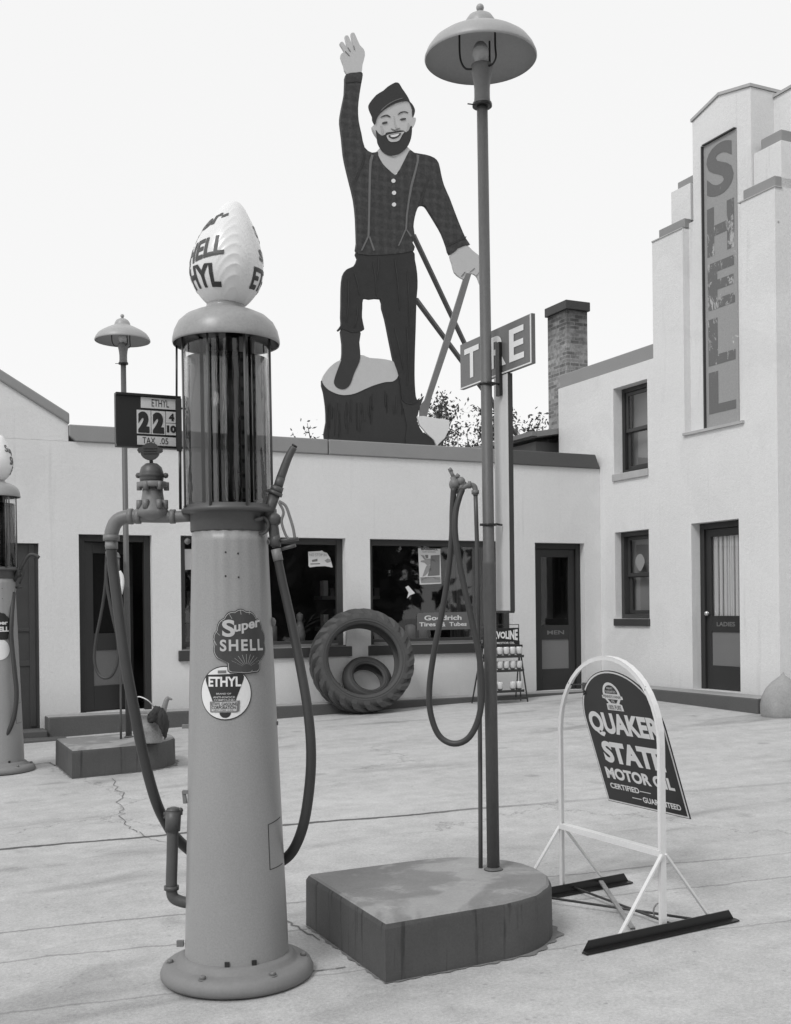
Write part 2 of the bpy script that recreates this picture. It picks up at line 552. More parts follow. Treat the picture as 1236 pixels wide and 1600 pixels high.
MT = dict(
    wall=stucco('white stucco', 0.70), cap=paint('coping paint', 0.26, 0.7, 0.1, 3), capdark=paint('dark coping paint', 0.085, 0.7, 0.12, 3),
    capw=paint('weathered coping', 0.4, 0.8, 0.2, 6), frame=paint('dark frame paint', 0.026, 0.5), frame2=paint('brown frame paint', 0.045, 0.5),
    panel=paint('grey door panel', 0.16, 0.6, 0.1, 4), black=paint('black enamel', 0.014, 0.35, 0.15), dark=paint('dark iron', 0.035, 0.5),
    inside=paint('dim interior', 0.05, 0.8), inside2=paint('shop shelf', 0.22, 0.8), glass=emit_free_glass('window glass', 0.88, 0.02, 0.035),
    pglass=emit_free_glass('pump glass', 0.93, 0.01, 0.02), fuel=emit_free_glass('tinted petrol', 0.37, 0.02, 0.0, 1.2),
    pump=paint('pump enamel', 0.29, 0.36, 0.10, 2.5, 0.2, 160, wear=0.02, wg=0.12), pump2=paint('pump canopy enamel', 0.30, 0.34, 0.16, 4, 0.2, wear=0.06, wg=0.16), base=paint('pump base paint', 0.2, 0.6, 0.2, 9, wear=0.1, wg=0.34),
    pipe=paint('grey cast fitting', 0.17, 0.5, 0.25, 14, wear=0.2, wg=0.34, bump=0.2), iron=paint('painted iron pipe', 0.075, 0.45, 0.2, 8),
    pole=paint('lamp post paint', 0.10, 0.5, 0.22, 7, 0.25, 120, stretch=(1, 1, 0.3)), lamp=paint('lamp enamel', 0.34, 0.4, 0.12, 5), lampin=paint('lamp shade inside', 0.30, 0.5, 0.06, 5), sock=paint('lamp socket', 0.2, 0.5, 0.2, 12),
    rubber=paint('hose rubber', 0.04, 0.5, 0.25, 5, 0.1), tyre=paint('tyre rubber', 0.06, 0.7, 0.25, 8, 0.2, 80, bump=0.2), white=paint('white paint', 0.72, 0.5, 0.06, 6, 0.06),
    whiteworn=paint('worn white paint', 0.72, 0.45, 0.08, 6, 0.08, wear=0.12, wg=0.3), paper=paint('paper', 0.62, 0.8, 0.08, 12, 0.06), paperink=paint('paper ink', 0.28, 0.8, 0.2, 30),
    ink=paint('black ink', 0.02, 0.5), sgrey=paint('sign grey enamel', 0.14, 0.4, 0.15, 6, 0.2), sface=paint('scallop enamel', 0.055, 0.35, 0.1, 8), sletter=paint('sign lettering', 0.48, 0.5, 0.1, 10),
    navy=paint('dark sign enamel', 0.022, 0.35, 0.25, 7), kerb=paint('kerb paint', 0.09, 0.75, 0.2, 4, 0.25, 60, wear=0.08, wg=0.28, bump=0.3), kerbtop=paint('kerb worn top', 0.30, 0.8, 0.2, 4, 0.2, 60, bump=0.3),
    galv=paint('galvanised steel', 0.22, 0.5, 0.6, 12, 0.4, wear=0.4, wg=0.09), cloth=paint('oily rag', 0.03, 0.95, 0.5, 22), shirt=check_mat(), trouser=paint('painted trousers', 0.023, 0.7, 0.6, 6, 0.35, 40),
    skin=paint('painted skin', 0.50, 0.7, 0.06, 3, 0.08), hair=paint('painted beard', 0.028, 0.7, 0.3, 25, 0.3, 60), boot=paint('painted boot', 0.032, 0.6, 0.3, 6), stump=paint('painted bark', 0.032, 0.7, 0.35, 4, 0.3, 30, stretch=(3, 3, 0.6)),
    cut=paint('painted cut wood', 0.52, 0.7, 0.1, 5, 0.1), axe=paint('painted axe head', 0.72, 0.6, 0.05, 4), haft=paint('painted axe haft', 0.17, 0.6, 0.2, 5, stretch=(1, 1, 0.3)), strap=paint('painted braces', 0.14, 0.7, 0.15, 8), line=paint('painted outline', 0.05, 0.7),
    wood=paint('weathered strut', 0.14, 0.8, 0.3, 4), roof=paint('felt roof', 0.22, 0.9, 0.2, 3, 0.2, 50), gutter=paint('gutter paint', 0.2, 0.6), bark=paint('tree bark', 0.08, 0.9, 0.3, 8),
    leaf=paint('leaves', 0.05, 0.6, 0.5, 1.6, 0.3, 12), leaf2=paint('dark leaves', 0.035, 0.6, 0.5, 1.6, 0.3, 12), stone=paint('whitewashed stone', 0.30, 0.85, 0.4, 5, 0.2, 50, bump=0.6), curtain=paint('door curtain', 0.62, 0.9, 0.12, 30, stretch=(6, 6, 0.2)),
    screen=paint('door screen mesh', 0.012, 0.9, 0.3, 30, 0.3, 200, spec=0.1), cap2=paint('painted face shade', 0.40, 0.7, 0.08, 6, 0.1), signbg=peel_mat('faded sign ground', 0.30, 0.6, 0.62, 9), signlt=peel_mat('faded sign letters', 0.14, 0.42, 0.53, 9), brick=brick_mat(), milk=paint('milk glass', 0.74, 0.25, 0.04, 5, 0.04), rim=paint('light line', 0.55, 0.4), gum=paint('glossy ear glass', 0.5, 0.2),
    ground=ground_mat(), itop=island_mat(True), iside=island_mat(False), curt2=paint('dark curtain', 0.05, 0.9, 0.2, 3, 0.2, 40), brass=paint('door knob', 0.6, 0.25, metal=0.9), bottle=paint('glass jar of oil', 0.62, 0.15, 0.1, 10), jarbase=paint('jar foot', 0.08, 0.4))

# ------------------------------------------------------------------ ground
gb = MB()
xs = [-140, -60, -30] + [-16 + i * 1.0 for i in range(33)] + [30, 60, 140]
ys = [-140, -60, -30] + [-16 + i * 1.0 for i in range(25)] + [20, 60, 140]
idx = {}
for i, x in enumerate(xs):
    for j, y in enumerate(ys):
        idx[i, j] = len(gb.v); gb.v.append((x, y, lgz(x, y)))
for i in range(len(xs) - 1):
    for j in range(len(ys) - 1):
        gb.f.append([idx[i, j], idx[i + 1, j], idx[i + 1, j + 1], idx[i, j + 1]]); gb.m.append(0); gb.smooth.append(True)
struct(gb.build('ground', MT['ground'], loc_=A, rot=ROT))

# kerbs along the two buildings
kb = MB()
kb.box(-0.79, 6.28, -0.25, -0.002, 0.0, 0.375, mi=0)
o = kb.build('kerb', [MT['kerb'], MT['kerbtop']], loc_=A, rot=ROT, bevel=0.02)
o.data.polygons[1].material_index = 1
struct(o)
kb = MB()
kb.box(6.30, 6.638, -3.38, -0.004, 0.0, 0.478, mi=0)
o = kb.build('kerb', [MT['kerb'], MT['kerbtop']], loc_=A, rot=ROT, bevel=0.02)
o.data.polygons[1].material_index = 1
struct(o)
kb = MB()
kb.box(-2.4, -0.80, -0.30, -0.004, 0.0, 0.235)
kb.box(-2.4, -0.62, -0.52, -0.304, 0.0, 0.165)
o = kb.build('step', [MT['kerb']], loc_=A, rot=ROT, bevel=0.015)
struct(o)


# ------------------------------------------------------------------ buildings
def wall_panel(mb, fn, u0, u1, z0, z1, holes, th, mi=0):
    us = sorted({u0, u1} | {h[0] for h in holes} | {h[1] for h in holes})
    zs = sorted({z0, z1} | {h[2] for h in holes} | {h[3] for h in holes})
    def inside(u, z): return any(h[0] < u < h[1] and h[2] < z < h[3] for h in holes)
    for i in range(len(us) - 1):
        for j in range(len(zs) - 1):
            a, b, c, d = us[i], us[i + 1], zs[j], zs[j + 1]
            if inside((a + b) / 2, (c + d) / 2): continue
            mb.add([fn(a, 0, c), fn(b, 0, c), fn(b, 0, d), fn(a, 0, d)], [(0, 1, 2, 3)], mi)
            mb.add([fn(a, th, c), fn(b, th, c), fn(b, th, d), fn(a, th, d)], [(3, 2, 1, 0)], mi)
    for (a, b, c, d) in holes:
        for (p, q) in (((a, c), (a, d)), ((a, d), (b, d)), ((b, d), (b, c)), ((b, c), (a, c))):
            mb.add([fn(p[0], 0, p[1]), fn(q[0], 0, q[1]), fn(q[0], th, q[1]), fn(p[0], th, p[1])], [(0, 1, 2, 3)], mi)
    for (p, q) in (((u0, z0), (u0, z1)), ((u0, z1), (u1, z1)), ((u1, z1), (u1, z0))):
        mb.add([fn(p[0], 0, p[1]), fn(q[0], 0, q[1]), fn(q[0], th, q[1]), fn(p[0], th, p[1])], [(0, 1, 2, 3)], mi)


FB = lambda u, w_, z: Vector((u, w_, z))                     # shop front: u along x, w into the building
FR = lambda u, w_, z: Vector((XK + w_, -u, z))               # tower wall: u towards the road, w into the building


def frame_ring(mb, fn, u0, u1, z0, z1, w0, w1, t, bottom=True):
    e = 0.0015
    mb.box(u0 + e, u0 + t, w0, w1, z0 + e, z1 - e, fn)
    mb.box(u1 - t, u1 - e, w0, w1, z0 + e, z1 - e, fn)
    mb.box(u0 + t, u1 - t, w0 + e, w1 - e, z1 - t, z1 - e, fn)
    if bottom: mb.box(u0 + t, u1 - t, w0 + e, w1 - e, z0 + e, z0 + t, fn)


def pane(fn, u0, u1, z0, z1, wv, parent, name='pane', mat=None):
    m = MB(); m.add([fn(u0, wv, z0), fn(u1, wv, z0), fn(u1, wv, z1), fn(u0, wv, z1)], [(0, 1, 2, 3)])
    return m.build(name, mat or MT['glass'], parent, fix=False)


shop = empty('shop_building', A, ROT)
tag(shop, 'long low white stucco shop with grey coping, two display windows and dark doors', 'building')
mb = MB()
HSHOP = [(-2.6, -0.83, 0.0, 2.27), (-0.40, 0.42, 0.376, 2.38), (0.756, 2.83, 1.05, 2.385), (3.16, 5.23, 1.05, 2.385), (5.58, 6.375, 0.376, 2.375)]
wall_panel(mb, FB, -5.0, XK - 0.002, -0.2, 3.41, HSHOP, 0.26)
mb.build('wall', MT['wall'], shop, fix=False)
mb = MB()
mb.prism([(-5.0, 0, 3.412), (-0.5, 0, 3.412), (-0.5, 0, 3.66), (-2.4, 0, 4.775), (-5, 0, 4.775)], (0, 0.26, 0))
mb.build('gable_wall', MT['wall'], shop)
mb = MB()
mb.prism([(-0.49, -0.035, 3.72), (-0.49, -0.035, 3.60), (-2.42, -0.035, 4.74), (-5, -0.035, 4.74), (-5, -0.035, 4.86), (-2.40, -0.035, 4.86)], (0, 0.32, 0))
mb.build('gable_coping', MT['cap'], shop, bevel=0.015)
c1 = lf(775, 700, 0).x
mb = MB()
mb.prism([(-0.495, -0.032, 3.597), (-0.495, -0.032, 3.47), (-0.42, -0.032, 3.412), (2.6, -0.032, 3.412), (2.6, -0.032, 3.597)], (0, 0.30, 0))
mb.prism([(2.612, -0.032, 3.412), (c1, -0.032, 3.412), (c1, -0.032, 3.597), (2.612, -0.032, 3.597)], (0, 0.30, 0))
mb.build('coping', MT['cap'], shop, bevel=0.012)
mb = MB()
mb.prism([(c1 + 0.006, -0.036, 3.408), (XK - 0.01, -0.036, 3.404), (XK - 0.09, -0.036, 3.596), (c1 + 0.006, -0.036, 3.596)], (0, 0.30, 0))
o = mb.build('coping', MT['capdark'], shop, bevel=0.01)
o['label'] = 'darker length of coping next to the tower'
mb = MB(); mb.box(-4.9, 6.62, 0.262, 7.5, 3.20, 3.28)
mb.build('flat_roof', MT['roof'], shop)
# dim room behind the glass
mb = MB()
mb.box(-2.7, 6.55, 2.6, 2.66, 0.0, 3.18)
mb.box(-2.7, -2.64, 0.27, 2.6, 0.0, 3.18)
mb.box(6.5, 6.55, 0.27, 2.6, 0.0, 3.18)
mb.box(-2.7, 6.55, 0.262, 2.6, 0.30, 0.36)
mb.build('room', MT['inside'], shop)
for x0, x1, z0, z1, y in ((0.9, 1.9, 1.1, 1.16, 1.9), (0.9, 1.9, 1.5, 1.55, 1.9), (3.3, 4.2, 1.2, 1.26, 2.0), (3.3, 4.2, 1.65, 1.7, 2.0)):
    mb = MB(); mb.box(x0, x1, y, y + 0.3, z0, z1)
    shf = mb.build('shelf', MT['inside2'], shop)
    for k in range(9):
        mb = MB(); x = x0 + 0.03 + k * 0.1; mb.box(x, x + 0.07, y + 0.02, y + 0.15, z1 + 0.001, z1 + random.uniform(0.08, 0.25))
        mb.build('box', MT['panel'] if k % 3 else MT['paper'], shf)

for (u0, u1) in ((0.756, 2.83), (3.16, 5.23)):
    f = MB(); frame_ring(f, FB, u0, u1, 1.05, 2.384, 0.10, 0.17, 0.075)
    f.box(u0 + 0.078, u1 - 0.078, 0.085, 0.098, 1.055, 1.085, FB, 1)
    f.box(u0 + 0.003, u1 - 0.003, 0.02, 0.098, 1.052, 1.064, FB, 1)
    fo = f.build('window', [MT['frame2'], MT['panel']], shop, bevel=0.004)
    pane(FB, u0 + 0.075, u1 - 0.075, 1.125, 2.31, 0.135, fo)
    s_ = MB(); s_.box(u0 - 0.04, u1 + 0.06, -0.035, 0.098, 0.925, 1.048, FB)
    s_.build('sill', MT['frame2'], fo, bevel=0.006)
# plain curtain behind the right part of the second window
mb = MB()
for k in range(26):
    x = 4.45 + k * 0.028
    mb.box(x, x + 0.026, 0.30 + 0.02 * math.sin(k * 1.3), 0.32 + 0.02 * math.sin(k * 1.3), 1.06, 2.38)
mb.build('curtain', MT['curt2'], shop)
for nm, prof, x, y, z in (('display_doll', [(0.06, 0), (0.075, 0.08), (0.05, 0.2), (0.03, 0.25), (0.028, 0.27), (0.045, 0.3), (0.042, 0.35), (0.001, 0.38)], 2.42, 0.55, 1.12), ('display_can', [(0.08, 0), (0.08, 0.2), (0.03, 0.24), (0.028, 0.28)], 2.05, 0.6, 1.12), ('display_can', [(0.07, 0), (0.07, 0.18), (0.03, 0.2)], 3.95, 0.5, 1.12), ('display_can', [(0.06, 0), (0.065, 0.15), (0.02, 0.24)], 4.12, 0.45, 1.12), ('display_can', [(0.07, 0), (0.07, 0.22), (0.02, 0.26)], 3.55, 0.6, 1.12)):
    mb = MB(); mb.lathe(prof, 20, (x, y, z - 0.02)); mb.build(nm, MT['panel'], shop)
for (x0, x1) in ((0.80, 2.80), (3.20, 5.20)):
    mb = MB(); mb.box(x0, x1, 0.28, 0.85, 1.02, 1.095); mb.build('display_shelf', MT['inside2'], shop)


def door(parent, fn, u0, u1, z0, z1, wv, glassmat, swing=0.0, words=None, knob=None, t=0.1, letter_mat=None, paneltop=0.36):
    fr = MB(); frame_ring(fr, fn, u0, u1, z0, z1, wv, wv + 0.08, 0.075, False)
    fo = fr.build('door_frame', MT['frame'], parent, bevel=0.004)
    a0, a1 = u0 + 0.078, u1 - 0.078
    h = z1 - z0 - 0.08
    ca, sa = math.cos(swing), math.sin(swing)
    def g(u, w_, z):                                        # leaf hinged on its left edge, opening inwards
        du = u - a0; dw = w_
        return fn(a0 + du * ca - dw * sa, wv + 0.03 + du * sa + dw * ca, z)
    zg0 = z0 + h * 0.46; zp0, zp1 = z0 + h * 0.15, z0 + h * paneltop; zt = z1 - 0.078
    lf_ = MB()
    lf_.box(a0, a0 + t, 0, 0.04, z0 + 0.004, zt, g); lf_.box(a1 - t, a1 - 0.003, 0, 0.04, z0 + 0.004, zt, g)
    lf_.box(a0 + t, a1 - t, 0.001, 0.039, zt - t * 1.1, zt, g)
    lf_.box(a0 + t, a1 - t, 0.001, 0.039, zp1, zg0, g); lf_.box(a0 + t, a1 - t, 0.001, 0.039, z0 + 0.004, zp0, g)
    lo = lf_.build('door', MT['frame'], parent, bevel=0.004)
    p = MB(); p.box(a0 + t, a1 - t, 0.014, 0.03, zp0, zp1, g); p.build('door_panel', MT['panel'], lo)
    pane(g, a0 + t, a1 - t, zg0, zt - t * 1.1, 0.018, lo, 'pane', glassmat)
    if words:
        wd = (a1 - a0 - 2 * t) * 0.62; m = MB()
        s2 = text2d(words, wd, 0.055, 0.02); cx = (a0 + a1) / 2 - wd / 2
        put2d(m, s2, lambda a, b: g(cx + a, -0.002, (zp1 + zg0) / 2 - 0.03 + b))
        m.build('lettering', letter_mat or MT['sgrey'], lo, fix=False)
    if knob is not None:
        m = MB(); c = g(a0 + 0.05 if knob == 0 else a1 - 0.05, -0.04, z0 + h * 0.475)
        m.sphere(c, 0.032, 12); m.cyl(c, g(a0 + 0.05 if knob == 0 else a1 - 0.05, 0.0, z0 + h * 0.475), 0.012, n=8)
        m.build('door_handle', MT['brass'], lo)
    return lo


door(shop, FB, -0.40, 0.42, 0.376, 2.38, 0.08, MT['screen'], swing=0.42, t=0.115)
door(shop, FB, 5.58, 6.375, 0.376, 2.375, 0.10, MT['glass'], words='MEN', letter_mat=MT['panel'])
# wide plain door at the far left
m = MB(); m.box(-2.6, -0.832, 0.06, 0.12, 0.0, 2.268)
for k in range(3): m.box(-0.93 - k * 0.55, -0.87 - k * 0.55, 0.045, 0.06, 0.25, 2.26)
m.box(-2.5, -0.93, 0.047, 0.06, 0.92, 0.98); m.box(-2.5, -0.93, 0.047, 0.06, 1.30, 1.34)
o = m.build('door', MT['frame2'], shop, bevel=0.004); o['label'] = 'wide plain brown door'

# tower building on the right
tower = empty('tower_building', A, ROT)
tag(tower, 'white stucco tower with stepped top and tall faded vertical sign panel', 'building')
mb = MB()
HT = [(0.333, 1.068, 3.29, 4.452), (0.335, 1.068, 1.34, 2.505), (1.90, 2.738, 0.48, 2.512)]
wall_panel(mb, FR, -1.0, 1.20, -0.2, 4.69, HT[:2], 0.3)
wall_panel(mb, FR, 1.20, 1.80, -0.2, 6.19, [], 0.3)
wall_panel(mb, FR, 1.80, 2.83, -0.2, 3.64, HT[2:], 0.3)
wall_panel(mb, FR, 2.83, 3.37, -0.2, 6.17, [], 0.3)
mb.add([FR(3.37, 0.3, -0.2), FR(3.37, 3.2, -0.2), FR(3.37, 3.2, 6.17), FR(3.37, 0.3, 6.17)], [(0, 1, 2, 3)])
mb.add([FR(-1.0, 0.3, -0.2), FR(-1.0, 6, -0.2), FR(-1.0, 6, 4.69), FR(-1.0, 0.3, 4.69)], [(0, 1, 2, 3)])
mb.build('wall', MT['wall'], tower, fix=False)
mb = MB()
mb.box(XK + 0.02, XK + 0.3, 1.003 - 2.2, 0.99, 4.692, 4.888)
mb.build('coping', MT['cap'], tower, bevel=0.012)
mb = MB(); mb.box(XK + 0.31, 12.5, -1.9, 0.98, 4.6, 4.66)
mb.build('flat_roof', MT['roof'], tower)
# stepped blocks of the tower
mb = MB()
gx = XK + 0.10                                              # face of the middle bay, set back in its niche
prof = [(-1.80, 3.64), (-1.80 - 0.06, 7.49), (-2.37, 7.63), (-2.90, 7.51), (-2.83, 3.64)]
mb.prism([(gx, -1.80, 3.642), (gx, -1.80, 6.25), (gx, -1.885, 6.25), (gx, -1.885, 7.47), (gx, -2.37, 7.60), (gx, -2.90, 7.485), (gx, -2.90, 6.2), (gx, -2.83, 6.2), (gx, -2.83, 3.642)], (2.6, 0, 0))
mb.box(gx + 0.03, gx + 2.4, -1.80, -1.43, 4.7, 6.76)
mb.box(gx + 0.03, gx + 2.4, -3.34, -2.905, 4.7, 6.71)
mb.box(XK + 0.3, gx + 2.4, -1.43, -1.2, 4.7, 6.15)
mb.prism([(7.09, -3.30, 5.9), (7.09, -3.30, 7.42), (7.45, -3.30, 7.62), (7.85, -3.30, 7.42), (7.85, -3.30, 5.9)], (0, 0.9, 0))
mb.build('tower_block', MT['wall'], tower)
mb = MB()                                                   # sloping copings of the tower top
def gab(x0, x1, pts, t, ins):
    for (a, b) in zip(pts[:-1], pts[1:]):
        mb.prism([(x0 - ins, a[0], a[1]), (x0 - ins, b[0], b[1]), (x0 - ins, b[0], b[1] + t), (x0 - ins, a[0], a[1] + t)], (x1 - x0 + ins, 0, 0))
gab(gx, gx + 2.5, [(-1.87, 7.475), (-2.37, 7.602), (-2.915, 7.487)], 0.035, 0.02)
for (a, b) in (((7.07, 7.415), (7.45, 7.622)), ((7.45, 7.622), (7.87, 7.415))):
    mb.prism([(a[0], -3.32, a[1]), (b[0], -3.32, b[1]), (b[0], -3.32, b[1] + 0.035), (a[0], -3.32, a[1] + 0.035)], (0, 0.93, 0))
mb.build('coping', MT['capw'], tower)
mb = MB()
mb.box(XK + 0.03, gx + 2.4, -1.80, -1.30, 6.192, 6.31)
mb.box(gx + 0.06, gx + 2.4, -1.89, -1.52, 6.762, 6.86)
mb.box(XK + 0.03, gx + 2.4, -3.34, -2.835, 6.172, 6.30)
mb.box(gx + 0.06, gx + 2.4, -3.31, -2.99, 6.712, 6.85)
o = mb.build('coping', MT['cap'], tower, bevel=0.01); o['label'] = 'grey stepped copings of the tower'
for bx in ((XK - 0.012, XK + 0.10, -1.80, -1.20, 6.176, 6.19), (XK - 0.012, XK + 0.10, -3.384, -2.79, 6.156, 6.168), (XK - 0.03, XK + 0.097, -2.85, -1.79, 3.605, 3.638)):
    mb = MB(); mb.box(*bx)
    mb.build('drip_ledge', MT['capw'], tower)

# faded upright sign in the niche: letters painted one above the other
sgn = MB()
sx = gx - 0.012
s0, s1, z0, z1 = -2.10, -2.665, 3.66, 7.09
sgn.box(sx, gx - 0.001, s1, s0, z0, z1)
so_ = sgn.build('sign_panel', MT['signbg'], tower)
m = MB()
for k, (ch, zc, hh) in enumerate((('S', 6.64, 0.62), ('H', 5.93, 0.58), ('E', 5.27, 0.56), ('L', 4.60, 0.56), ('L', 3.99, 0.50))):
    put2d(m, text2d(ch, 0.47, hh, 0.035), lambda a, b: Vector((sx - 0.003, s0 - 0.05 - a, zc - hh / 2 + b + 0.08)))
m.build('lettering', MT['signlt'], so_, fix=False)
m = MB(); m.box(sx - 0.03, gx - 0.001, s0 + 0.002, s0 + 0.02, z0, z1); m.box(sx - 0.03, gx - 0.001, s1, s0, z1 + 0.001, z1 + 0.015)
m.build('sign_edge', MT['frame2'], so_)

# windows and door of the tower wall
for k, (u0, u1, zz0, zz1) in enumerate(HT[:2]):
    f = MB(); frame_ring(f, FR, u0, u1, zz0, zz1, 0.14 if k == 0 else 0.10, 0.24, 0.06)
    fo = f.build('window', MT['frame'] if k == 0 else MT['frame2'], tower, bevel=0.003)
    mid = (zz0 + zz1) / 2
    for (a, b, wv) in ((mid - 0.02, zz1 - 0.062, 0.16), (zz0 + 0.062, mid + 0.02, 0.19)):
        s_ = MB(); frame_ring(s_, FR, u0 + 0.062, u1 - 0.062, a, b, wv, wv + 0.025, 0.05)
        sa = s_.build('sash', MT['frame2'], fo, bevel=0.003)
    pane(FR, u0 + 0.1, u1 - 0.1, mid, zz1 - 0.1, 0.172, fo)
    pane(FR, u0 + 0.1, u1 - 0.1, zz0 + 0.1, mid, 0.203, fo)
    s_ = MB(); s_.box(u0 - 0.012, u1 + 0.012, -0.03, 0.139, zz0 - 0.095, zz0 - 0.001, FR)
    s_.build('sill', MT['capw'] if k == 0 else MT['frame2'], fo, bevel=0.005)
m = MB()
for k, (u0, u1, zz0, zz1) in enumerate(HT[:2]):
    m.box(u0 - 0.2, u1 + 0.2, 0.32 if k == 0 else 0.27, 0.36, zz0 - 0.2, zz1 + 0.2, FR)
m.build('reflection_blind', MT['cap'], tower)  # board behind the panes, lightened to stand in for their reflection
door(tower, FR, 1.90, 2.738, 0.48, 2.512, 0.13, MT['glass'], words='LADIES', knob=0, letter_mat=MT['panel'], t=0.085)
m = MB()
for k in range(24):
    u = 2.02 + k * 0.028
    m.box(u, u + 0.027, 0.215 + 0.018 * math.sin(k * 1.9), 0.235 + 0.018 * math.sin(k * 1.9), 1.30, 2.40, FR)
m.build('curtain', MT['curtain'], tower)
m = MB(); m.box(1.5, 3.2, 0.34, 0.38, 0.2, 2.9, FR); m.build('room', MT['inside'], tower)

# low building at the back with its eaves, and the chimney on it
rear = empty('rear_building', A, ROT)
tag(rear, 'low building behind the shop roof with dark eaves and a tall brick chimney', 'building')
m = MB()
m.box(6.42, 11.5, 1.28, 8.0, 0, 3.95)
m.box(3.6, 6.40, 2.65, 8.0, 0, 3.72)
m.build('wall', MT['panel'], rear)
m = MB(); m.prism([(6.28, 1.02, 3.98), (6.28, 1.02, 4.06), (9.0, 1.02, 4.5), (9.0, 1.02, 4.42)], (0, 7.2, 0))
m.prism([(3.4, 2.45, 3.74), (3.4, 2.45, 3.90), (6.27, 2.45, 3.90), (6.27, 2.45, 3.74)], (0, 5.5, 0))
ro = m.build('roof', MT['roof'], rear)
m = MB(); m.box(6.20, 6.278, 1.02, 8.2, 3.99, 4.055); m.build('gutter', MT['gutter'], ro)
m = MB()
cy0, cx0 = 1.42, 7.085
m.box(cx0, cx0 + 0.37, cy0, cy0 + 0.53, 3.9, 6.0)
ch = m.build('chimney', MT['brick'], rear)
m = MB(); m.box(cx0 - 0.035, cx0 + 0.405, cy0 - 0.035, cy0 + 0.565, 6.002, 6.14)
m.build('chimney_cap', MT['dark'], ch, bevel=0.01)

# ------------------------------------------------------------------ painted plywood lumberjack on the roof
YL = 0.28
jack = empty('cutout_figure', glob(3.6, YL, 3.55), ROT)
tag(jack, 'giant flat painted cutout of a waving bearded lumberjack with axe on the shop roof', 'billboard')


def zz(pts, ox, oy, s):
    return [(ox + x / s, oy + y / s) for x, y in pts]


def plate(name, px, layer, mat, th=None, smooth=2, parent=None, holes=None):
    yl = YL - layer * 0.006
    P = []
    for q in px:
        v = lf(q[0], q[1], YL); P.append(Vector((v.x - 3.6, yl - YL, v.z - 3.55)))
    if smooth: P = catmull(P, smooth, True)
    m = MB(); m.prism(P, (0, th if th else 0.004, 0))
    return m.build(name, mat, parent or jack)


Z1 = lambda p: zz(p, 480, 30, 4.0)
Z2 = lambda p: zz(p, 480, 380, 4.12)
Z3 = lambda p: zz(p, 570, 120, 12.31)
T = 0.03
stump = plate('stump', Z2([(93, 885), (105, 960), (118, 1050), (122, 1150), (116, 1300), (300, 1330), (640, 1340), (660, 1250), (640, 1100), (610, 1000), (600, 880), (560, 830), (330, 850), (170, 850)]), 0, MT['stump'], T)
plate('stump_top', Z2([(95, 882), (120, 830), (160, 785), (215, 752), (340, 720), (400, 738), (480, 745), (550, 760), (580, 790), (592, 820), (580, 865), (550, 890), (500, 895), (430, 915), (370, 940), (300, 970), (230, 978), (170, 962), (120, 930)]), 1, MT['cut'], T, 3, stump)
plate('trousers', Z2([(318, 50), (322, 100), (300, 148), (255, 168), (228, 210), (219, 290), (218, 400), (216, 480), (218, 528), (195, 558), (204, 566), (222, 552), (280, 575), (335, 570), (362, 560), (362, 540), (350, 480), (352, 420), (358, 360), (400, 362), (470, 360), (480, 420), (500, 490), (520, 590), (540, 690), (555, 760), (580, 830), (600, 930), (607, 1010), (660, 1040), (715, 1020), (700, 1005), (692, 950), (688, 850), (690, 700), (695, 560), (700, 370), (707, 290), (705, 200), (690, 110), (668, 40), (500, 30)]), 3, MT['trouser'], T + 0.018, 2)
plate('boot', Z2([(222, 545), (224, 650), (222, 735), (200, 800), (176, 868), (173, 908), (200, 935), (240, 940), (275, 910), (300, 840), (332, 770), (340, 715), (334, 640), (335, 560)]), 2, MT['boot'], T + 0.012, 3)
plate('boot', Z2([(606, 1000), (615, 1060), (640, 1180), (640, 1330), (820, 1330), (815, 1295), (795, 1255), (745, 1222), (705, 1150), (712, 1100), (722, 1060), (750, 985), (735, 1000), (712, 1012), (690, 1000)]), 2, MT['boot'], T + 0.012, 2)
shirt = plate('shirt', Z1([(242, 347), (300, 338), (335, 335), (343, 355), (335, 400), (322, 480), (314, 560), (318, 640), (335, 720), (355, 805), (400, 838), (437, 832), (440, 855), (470, 910), (545, 978), (580, 930), (620, 850), (640, 820), (665, 838), (735, 850), (790, 870), (818, 905), (832, 970), (850, 1040), (885, 1120), (915, 1200), (950, 1290), (985, 1370), (1013, 1412), (988, 1416), (940, 1435), (890, 1475), (870, 1420), (840, 1340), (800, 1270), (760, 1205), (735, 1170), (708, 1166), (685, 1185), (668, 1240), (660, 1300), (668, 1360), (654, 1400), (662, 1450), (480, 1475), (315, 1470), (308, 1400), (303, 1250), (290, 1130), (264, 1020), (242, 930), (226, 850), (215, 740), (204, 650), (207, 600), (220, 530), (232, 470), (235, 400)]), 4, MT['shirt'], T + 0.024, 2)
strap_px = [[(395, 850), (410, 855), (398, 900), (394, 960), (388, 1200), (384, 1360), (372, 1360), (376, 1200), (380, 960), (384, 890)],
            [(678, 850), (695, 855), (690, 900), (675, 960), (650, 1060), (635, 1140), (622, 1230), (618, 1320), (608, 1320), (612, 1230), (624, 1140), (640, 1040), (665, 950), (680, 890)],
            [(372, 1360), (382, 1362), (340, 1450), (330, 1450)], [(378, 1360), (388, 1362), (418, 1448), (408, 1452)],
            [(606, 1318), (614, 1320), (570, 1420), (562, 1420)], [(610, 1318), (618, 1318), (648, 1360), (640, 1364)]]
for p in strap_px: plate('strap', Z1(p), 5, MT['strap'], 0.0058, 0, shirt)
for p in ((533, 1015), (537, 1090), (537, 1163)):
    plate('button', Z1([(p[0] + 13 * math.cos(a * PI / 5), p[1] + 13 * math.sin(a * PI / 5)) for a in range(10)]), 5.3, MT['white'], 0.008, 0, shirt)
